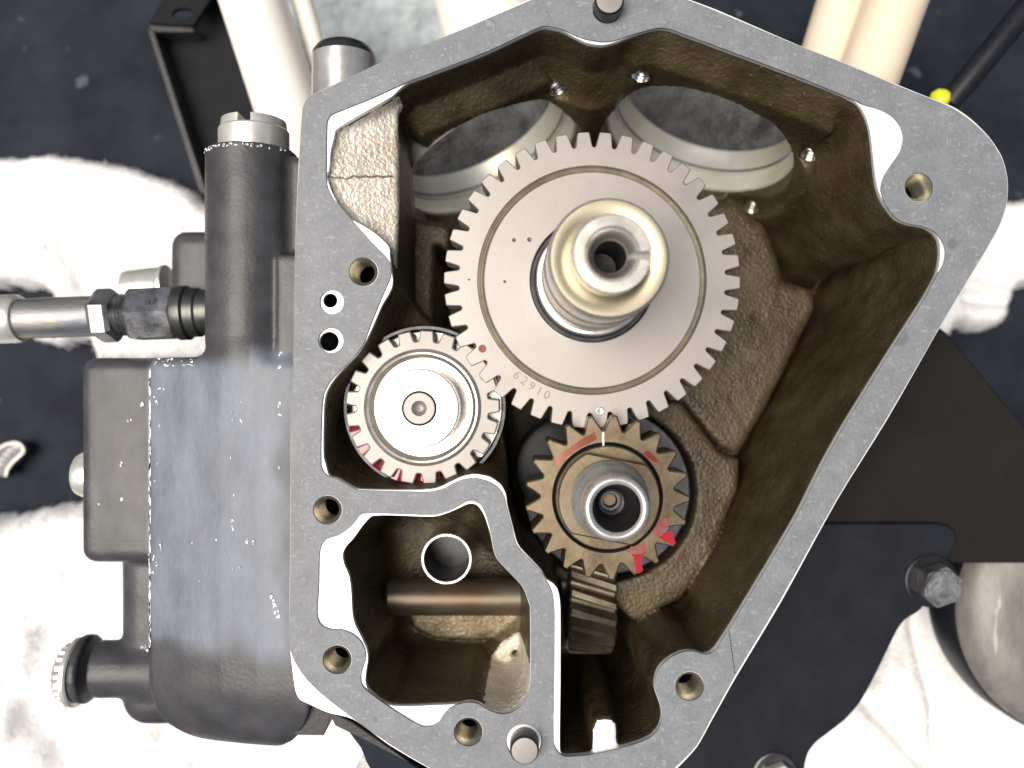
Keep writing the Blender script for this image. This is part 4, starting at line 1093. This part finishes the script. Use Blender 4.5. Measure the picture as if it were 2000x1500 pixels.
# black bracket at the upper left
t = thing('black_bracket', 'black painted folded steel bracket with an oval hole at the upper left', 'bracket', P(340, 60, -640))
BZ = -620
vv, ff = prism(PP([(298,58),(372,58),(425,-30),(440,-60),(430,-60),(560,300),(400,400),(388,374)], BZ), BZ - 14, BZ, 2); mesh('bracket_web', vv, ff, M['bracket'], t)
vv, ff = prism(PP([(287,56),(300,58),(404,378),(388,372)], BZ + 70), BZ - 16, BZ + 70, 3); mesh('bracket_lip', vv, ff, M['rough_paint'], t)
fo = PP([(290,44),(372,50),(380,47),(425,-24),(440,-70),(360,-70)], BZ + 75)
hx, hy = P2(357, 27, BZ + 75)
o_ = plate('bracket_flange', [tuple(q) for q in fo], [[(hx + 27*math.cos(2*math.pi*i/28)*1.0, hy + 14*math.sin(2*math.pi*i/28)) for i in range(28)]], BZ + 62, BZ + 75, 2, M['bracket'], t)
vv, ff = prism(PP([(287,44),(372,50),(376,58),(290,58)], BZ + 74), BZ - 10, BZ + 60, 2); mesh('bracket_fold', vv, ff, M['rough_paint'], t)

# ================================================================== RIGHT-HAND PARTS
RZ = -330
t = thing('upper_plate', 'dark brownish plate behind the right slanting edge of the case', 'plate', P(1780, 850, RZ))
vv, ff = prism(PP([(1560,1050),(1836,640),(1852,652),(2060,905),(2060,1100),(1560,1100)], RZ), RZ - 40, RZ, 4); mesh('plate_body', vv, ff, M['plate_brown'], t)
lowp = [(1500,1020),(1600,1022),(1820,1022),(1850,1026),(1866,1040),(1868,1060),(1852,1090),(1838,1130),(1800,1190),(1768,1212),(1752,1234),(1720,1300),(1684,1368),(1650,1408),(1598,1448),(1580,1470),(1572,1500),(1570,1560),(1250,1560)]
t = thing('mount_plate', 'flat black mounting plate with a curved edge below the right side of the case', 'plate', P(1560, 1300, RZ + 20))
vv, ff = prism([tuple(q) for q in smooth_loop(PP(lowp, RZ + 14), 3)], RZ - 24, RZ + 14, 4); mesh('plate_body', vv, ff, M['plate_black'], t)
def hexbolt(u, v, z, rw, rh, hh, label, tilt=(0.0, 0.0), group='hex bolts around the engine case', mats=('rubber', 'fitting')):
    x, y = P2(u, v, z)
    t = thing('hex_bolt', label, 'bolt', (x, y, z), group)
    vv, ff = lathe([(rh * .6, 2), (rw - 4, 4), (rw, 2), (rw, -8)], (x - 6, y + 4, z), n=40); mesh('washer', vv, ff, M[mats[0]], t, smooth=True, angle=30)
    rings = [(0, 1.0), (hh * .8, 1.0), (hh * .97, .93)]
    V = []; F = []
    for h, s in rings:
        for i in range(6):
            a = math.radians(60*i + 20); V.append((x + rh*s*math.cos(a), y + rh*s*math.sin(a), z + 4 + h))
    for k in range(2):
        for i in range(6):
            j = (i+1) % 6; F.append((k*6+i, k*6+j, (k+1)*6+j, (k+1)*6+i))
    F.append(tuple(12 + i for i in range(6)))
    mesh('hex_head', V, F, M[mats[1]], t)
    vv, ff = lathe([(rh * .80, hh * .97 + 4), (rh * .77, hh + 5.5), (0.1, hh + 6)], (x, y, z), n=36); mesh('bolt_crown', vv, ff, M[mats[1]], t, smooth=True, angle=40)
hexbolt(1824, 1138, RZ + 16, 62, 50, 40, 'worn hex bolt with a black washer at the right corner of the black plate')
hexbolt(1520, 1518, RZ + 16, 54, 40, 22, 'bolt on the bottom edge of the photo under the black plate', mats=('dark_steel', 'chrome'))
hexbolt(752, 1520, -230, 62, 44, 24, 'bolt at the bottom edge left below the slanting gasket edge', mats=('fitting', 'chrome'), group='hex bolts around the engine case')

# round stained housing
x, y = P2(2120, 1190, -420)
t = thing('round_housing', 'stained round metal housing with a black rim at the right edge of the photo', 'housing', (x, y, -560))
pr = [(318, -560), (326, -520), (326, -440), (318, -425)]
vv, ff = lathe(pr, (x, y, 0), n=120); mesh('black_rim', vv, ff, M['rubber'], t, smooth=True, angle=40)
vv, ff = lathe([(318, -425), (312, -405), (290, -382), (240, -365), (200, -360), (150, -372), (0.1, -376)], (x, y, 0), n=120); mesh('housing_dome', vv, ff, M['stained'], t, smooth=True, angle=50)
vv, ff = prism(PP([(1872,1040),(1885,1034),(2040,1036),(2040,1060),(1878,1062),(1852,1110),(1848,1085)], -350), -420, -350, 5); mesh('housing_lip', vv, ff, M['stained'], t)

# ================================================================== GROUND
GZ0 = -900.0
vv = [(-9000, -9000, GZ0), (9000, -9000, GZ0), (9000, 9000, GZ0), (-9000, 9000, GZ0)]
g = mesh('ground_mat', vv, [(0, 1, 2, 3)], M['mat'], None); prop(g, kind='structure')

def towel(name, label, outline, zref, hgt, folds, mat_, seed, step=9.0, group=None, cat='towel'):
    poly = smooth_loop(PP(outline, zref), 6)
    pa = np.array(poly); lo = pa.min(0) - 20; hi = pa.max(0) + 20
    xs = np.arange(lo[0], hi[0], step); ys = np.arange(lo[1], hi[1], step)
    GX_, GY_ = np.meshgrid(xs, ys, indexing='ij')
    p3 = np.stack([GX_.ravel(), GY_.ravel(), np.zeros(GX_.size)], 1)
    jit = (vnoise(p3, 22, seed) * 5 + vnoise(p3, 60, seed + 1) * 7).reshape(GX_.shape)
    d = poly_sdf(pa, GX_, GY_) + jit
    e = np.clip(-d / 46.0, 0, 1); h = np.sqrt(np.maximum(1 - (1 - e) ** 2, 0)) * hgt
    wv = (vnoise(p3, 240, seed + 2) * 34 + vnoise(p3, 90, seed + 3) * 12 + vnoise(p3, 13, seed + 5) * 3.0).reshape(GX_.shape)
    for (u0, v0, u1, v1, w, amp) in folds:
        a = np.array(P2(u0, v0, zref)); b = np.array(P2(u1, v1, zref)); ed = b - a
        tt = np.clip(((GX_ - a[0])*ed[0] + (GY_ - a[1])*ed[1]) / (ed @ ed), -0.05, 1.05)
        dist = np.sqrt((GX_ - a[0] - ed[0]*tt)**2 + (GY_ - a[1] - ed[1]*tt)**2)
        wv = wv + amp * np.exp(-(dist / w) ** 2)
    Zt = GZ0 + 3 + h + wv * e
    Zt = np.maximum(Zt, GZ0 + 2)
    ins = d < 3
    cell = ins[:-1, :-1] & ins[1:, :-1] & ins[1:, 1:] & ins[:-1, 1:]
    ids = np.arange(GX_.size).reshape(GX_.shape)
    q = np.stack([ids[:-1, :-1][cell], ids[1:, :-1][cell], ids[1:, 1:][cell], ids[:-1, 1:][cell]], 1)
    used = np.unique(q); rem = np.full(GX_.size, -1); rem[used] = np.arange(len(used))
    Vt = np.stack([GX_.ravel(), GY_.ravel(), Zt.ravel()], 1)[used]
    o = mesh(name, Vt, rem[q], mat_, None, smooth=True)
    if cat == 'towel':
        n = int(len(Vt) * 1.6); pick = rng.randint(0, len(Vt), n)
        Pn = Vt[pick] + np.c_[rng.uniform(-step/2, step/2, (n, 2)), np.zeros(n)]
        lean = rng.normal(0, 1, (n, 2)) * 3.2; hh = rng.uniform(2.5, 6.5, n)
        ang = rng.uniform(0, math.pi, n); wd = np.c_[np.cos(ang), np.sin(ang), np.zeros(n)] * 1.5
        tip = Pn + np.c_[lean, hh]
        midp = Pn + np.c_[lean * 0.25, hh * 0.65]
        NV = np.empty((n * 5, 3)); NV[0::5] = Pn - wd - (0, 0, 2); NV[1::5] = Pn + wd - (0, 0, 2); NV[2::5] = midp + wd * .9; NV[3::5] = midp - wd * .9; NV[4::5] = tip
        bq = np.arange(n) * 5
        T = np.concatenate([np.stack([bq, bq+1, bq+2], 1), np.stack([bq, bq+2, bq+3], 1), np.stack([bq+3, bq+2, bq+4], 1)])
        nap = mesh('terry_nap', NV, T, mat_, o); nap['kind'] = 'stuff'
    return prop(o, label, cat, group)
TG = 'white towels spread under the engine'
towel('white_towel', 'sunlit white towel with a curved upper edge behind the hose fitting at the left', [(-250,310),(-60,300),(100,294),(180,300),(280,330),(360,360),(398,392),(480,430),(560,500),(560,640),(470,700),(260,705),(170,706),(165,690),(155,665),(90,678),(30,660),(20,640),(96,620),(90,590),(72,560),(0,556),(-250,550)], -780, 110, [(120,480,200,640,26,-30),(0,500,300,430,60,18)], M['towel'], 31, group=TG)
towel('white_towel', 'large white towel filling the lower left corner under the black case side', [(-300,1020),(-100,1020),(0,1012),(60,1000),(130,985),(220,980),(420,990),(760,1150),(900,1400),(860,1560),(820,1720),(-300,1720)], -780, 130, [(20,1330,110,1460,40,-50),(60,1250,20,1420,30,30),(300,1440,360,1500,40,24),(240,1100,160,1240,50,14)], M['towel'], 51, group=TG)
towel('white_towel', 'soft white towel with broad folds at the lower right below the mounting plate', [(1560,1700),(1520,1560),(1560,1420),(1680,1330),(1760,1200),(1830,1140),(1900,1160),(2000,1340),(2120,1440),(2250,1500),(2250,1720)], -740, 170, [(1800,1200,1830,1480,26,-46),(1690,1370,1830,1520,22,-44),(1870,1200,1990,1420,60,22)], M['towel'], 71, group=TG)
towel('white_towel', 'crumpled white towel at the right edge beside the upper curve of the case', [(1840,560),(1880,470),(1930,400),(2000,380),(2200,380),(2200,540),(2010,560),(1994,600),(1968,640),(1920,646),(1880,642),(1868,662),(1830,690),(1780,680)], -760, 130, [(1900,580,1990,590,18,-40),(1880,520,1990,560,20,-22)], M['towel'], 91, group=TG)
towel('grey_cloth', 'mottled grey cloth showing between the white tubes at the top left', [(440,-200),(900,-200),(900,60),(820,150),(680,160),(560,260),(480,230),(470,120)], -840, 40, [], M['floor_grey'], 111, cat='cloth')

# small clip at the left edge
x, y = P2(20, 910, -840)
t = thing('metal_clip', 'small dark metal clip with a bright rounded edge on the mat at the left edge', 'clip', (x, y, GZ0))
outer = smooth_loop(PP([(-60,905),(-10,880),(12,866),(28,862),(42,864),(51,874),(50,886),(42,894),(28,906),(18,918),(14,932),(-20,930),(-60,926)], -840), 3)
vv, ff = prism(outer, GZ0 + 30, -842, 3); mesh('clip_body', vv, ff, M['dark_steel'], t)
rim = PP([(-10,880),(12,868),(28,864),(40,867),(47,876),(46,884),(38,891),(26,902),(15,916),(12,930)], -838)
rv = []; rf = []
for i, q in enumerate(rim):
    tg = rim[min(i+1, len(rim)-1)] - rim[max(i-1, 0)]; tg = tg / np.linalg.norm(tg); nn = np.array((-tg[1], tg[0]))
    for k in range(8):
        a = 2*math.pi*k/8; rv.append((q[0] + nn[0]*5*math.cos(a), q[1] + nn[1]*5*math.cos(a), -838 + 5*math.sin(a)))
for i in range(len(rim)-1):
    for k in range(8):
        j = (k+1) % 8; rf.append((i*8+k, i*8+j, (i+1)*8+j, (i+1)*8+k))
mesh('clip_edge', rv, rf, M['chrome'], t, smooth=True)
for i, (u, v) in enumerate(((30,872),(20,880),(12,888),(4,897),(0,906))):
    x, y = P2(u, v, -840); vv, ff = prism([(x-11, y-3), (x+9, y-3.5), (x+10, y+2), (x-10, y+3)], -842, -838.5, 0.8); mesh('clip_rib', vv, ff, M['fitting'], t)
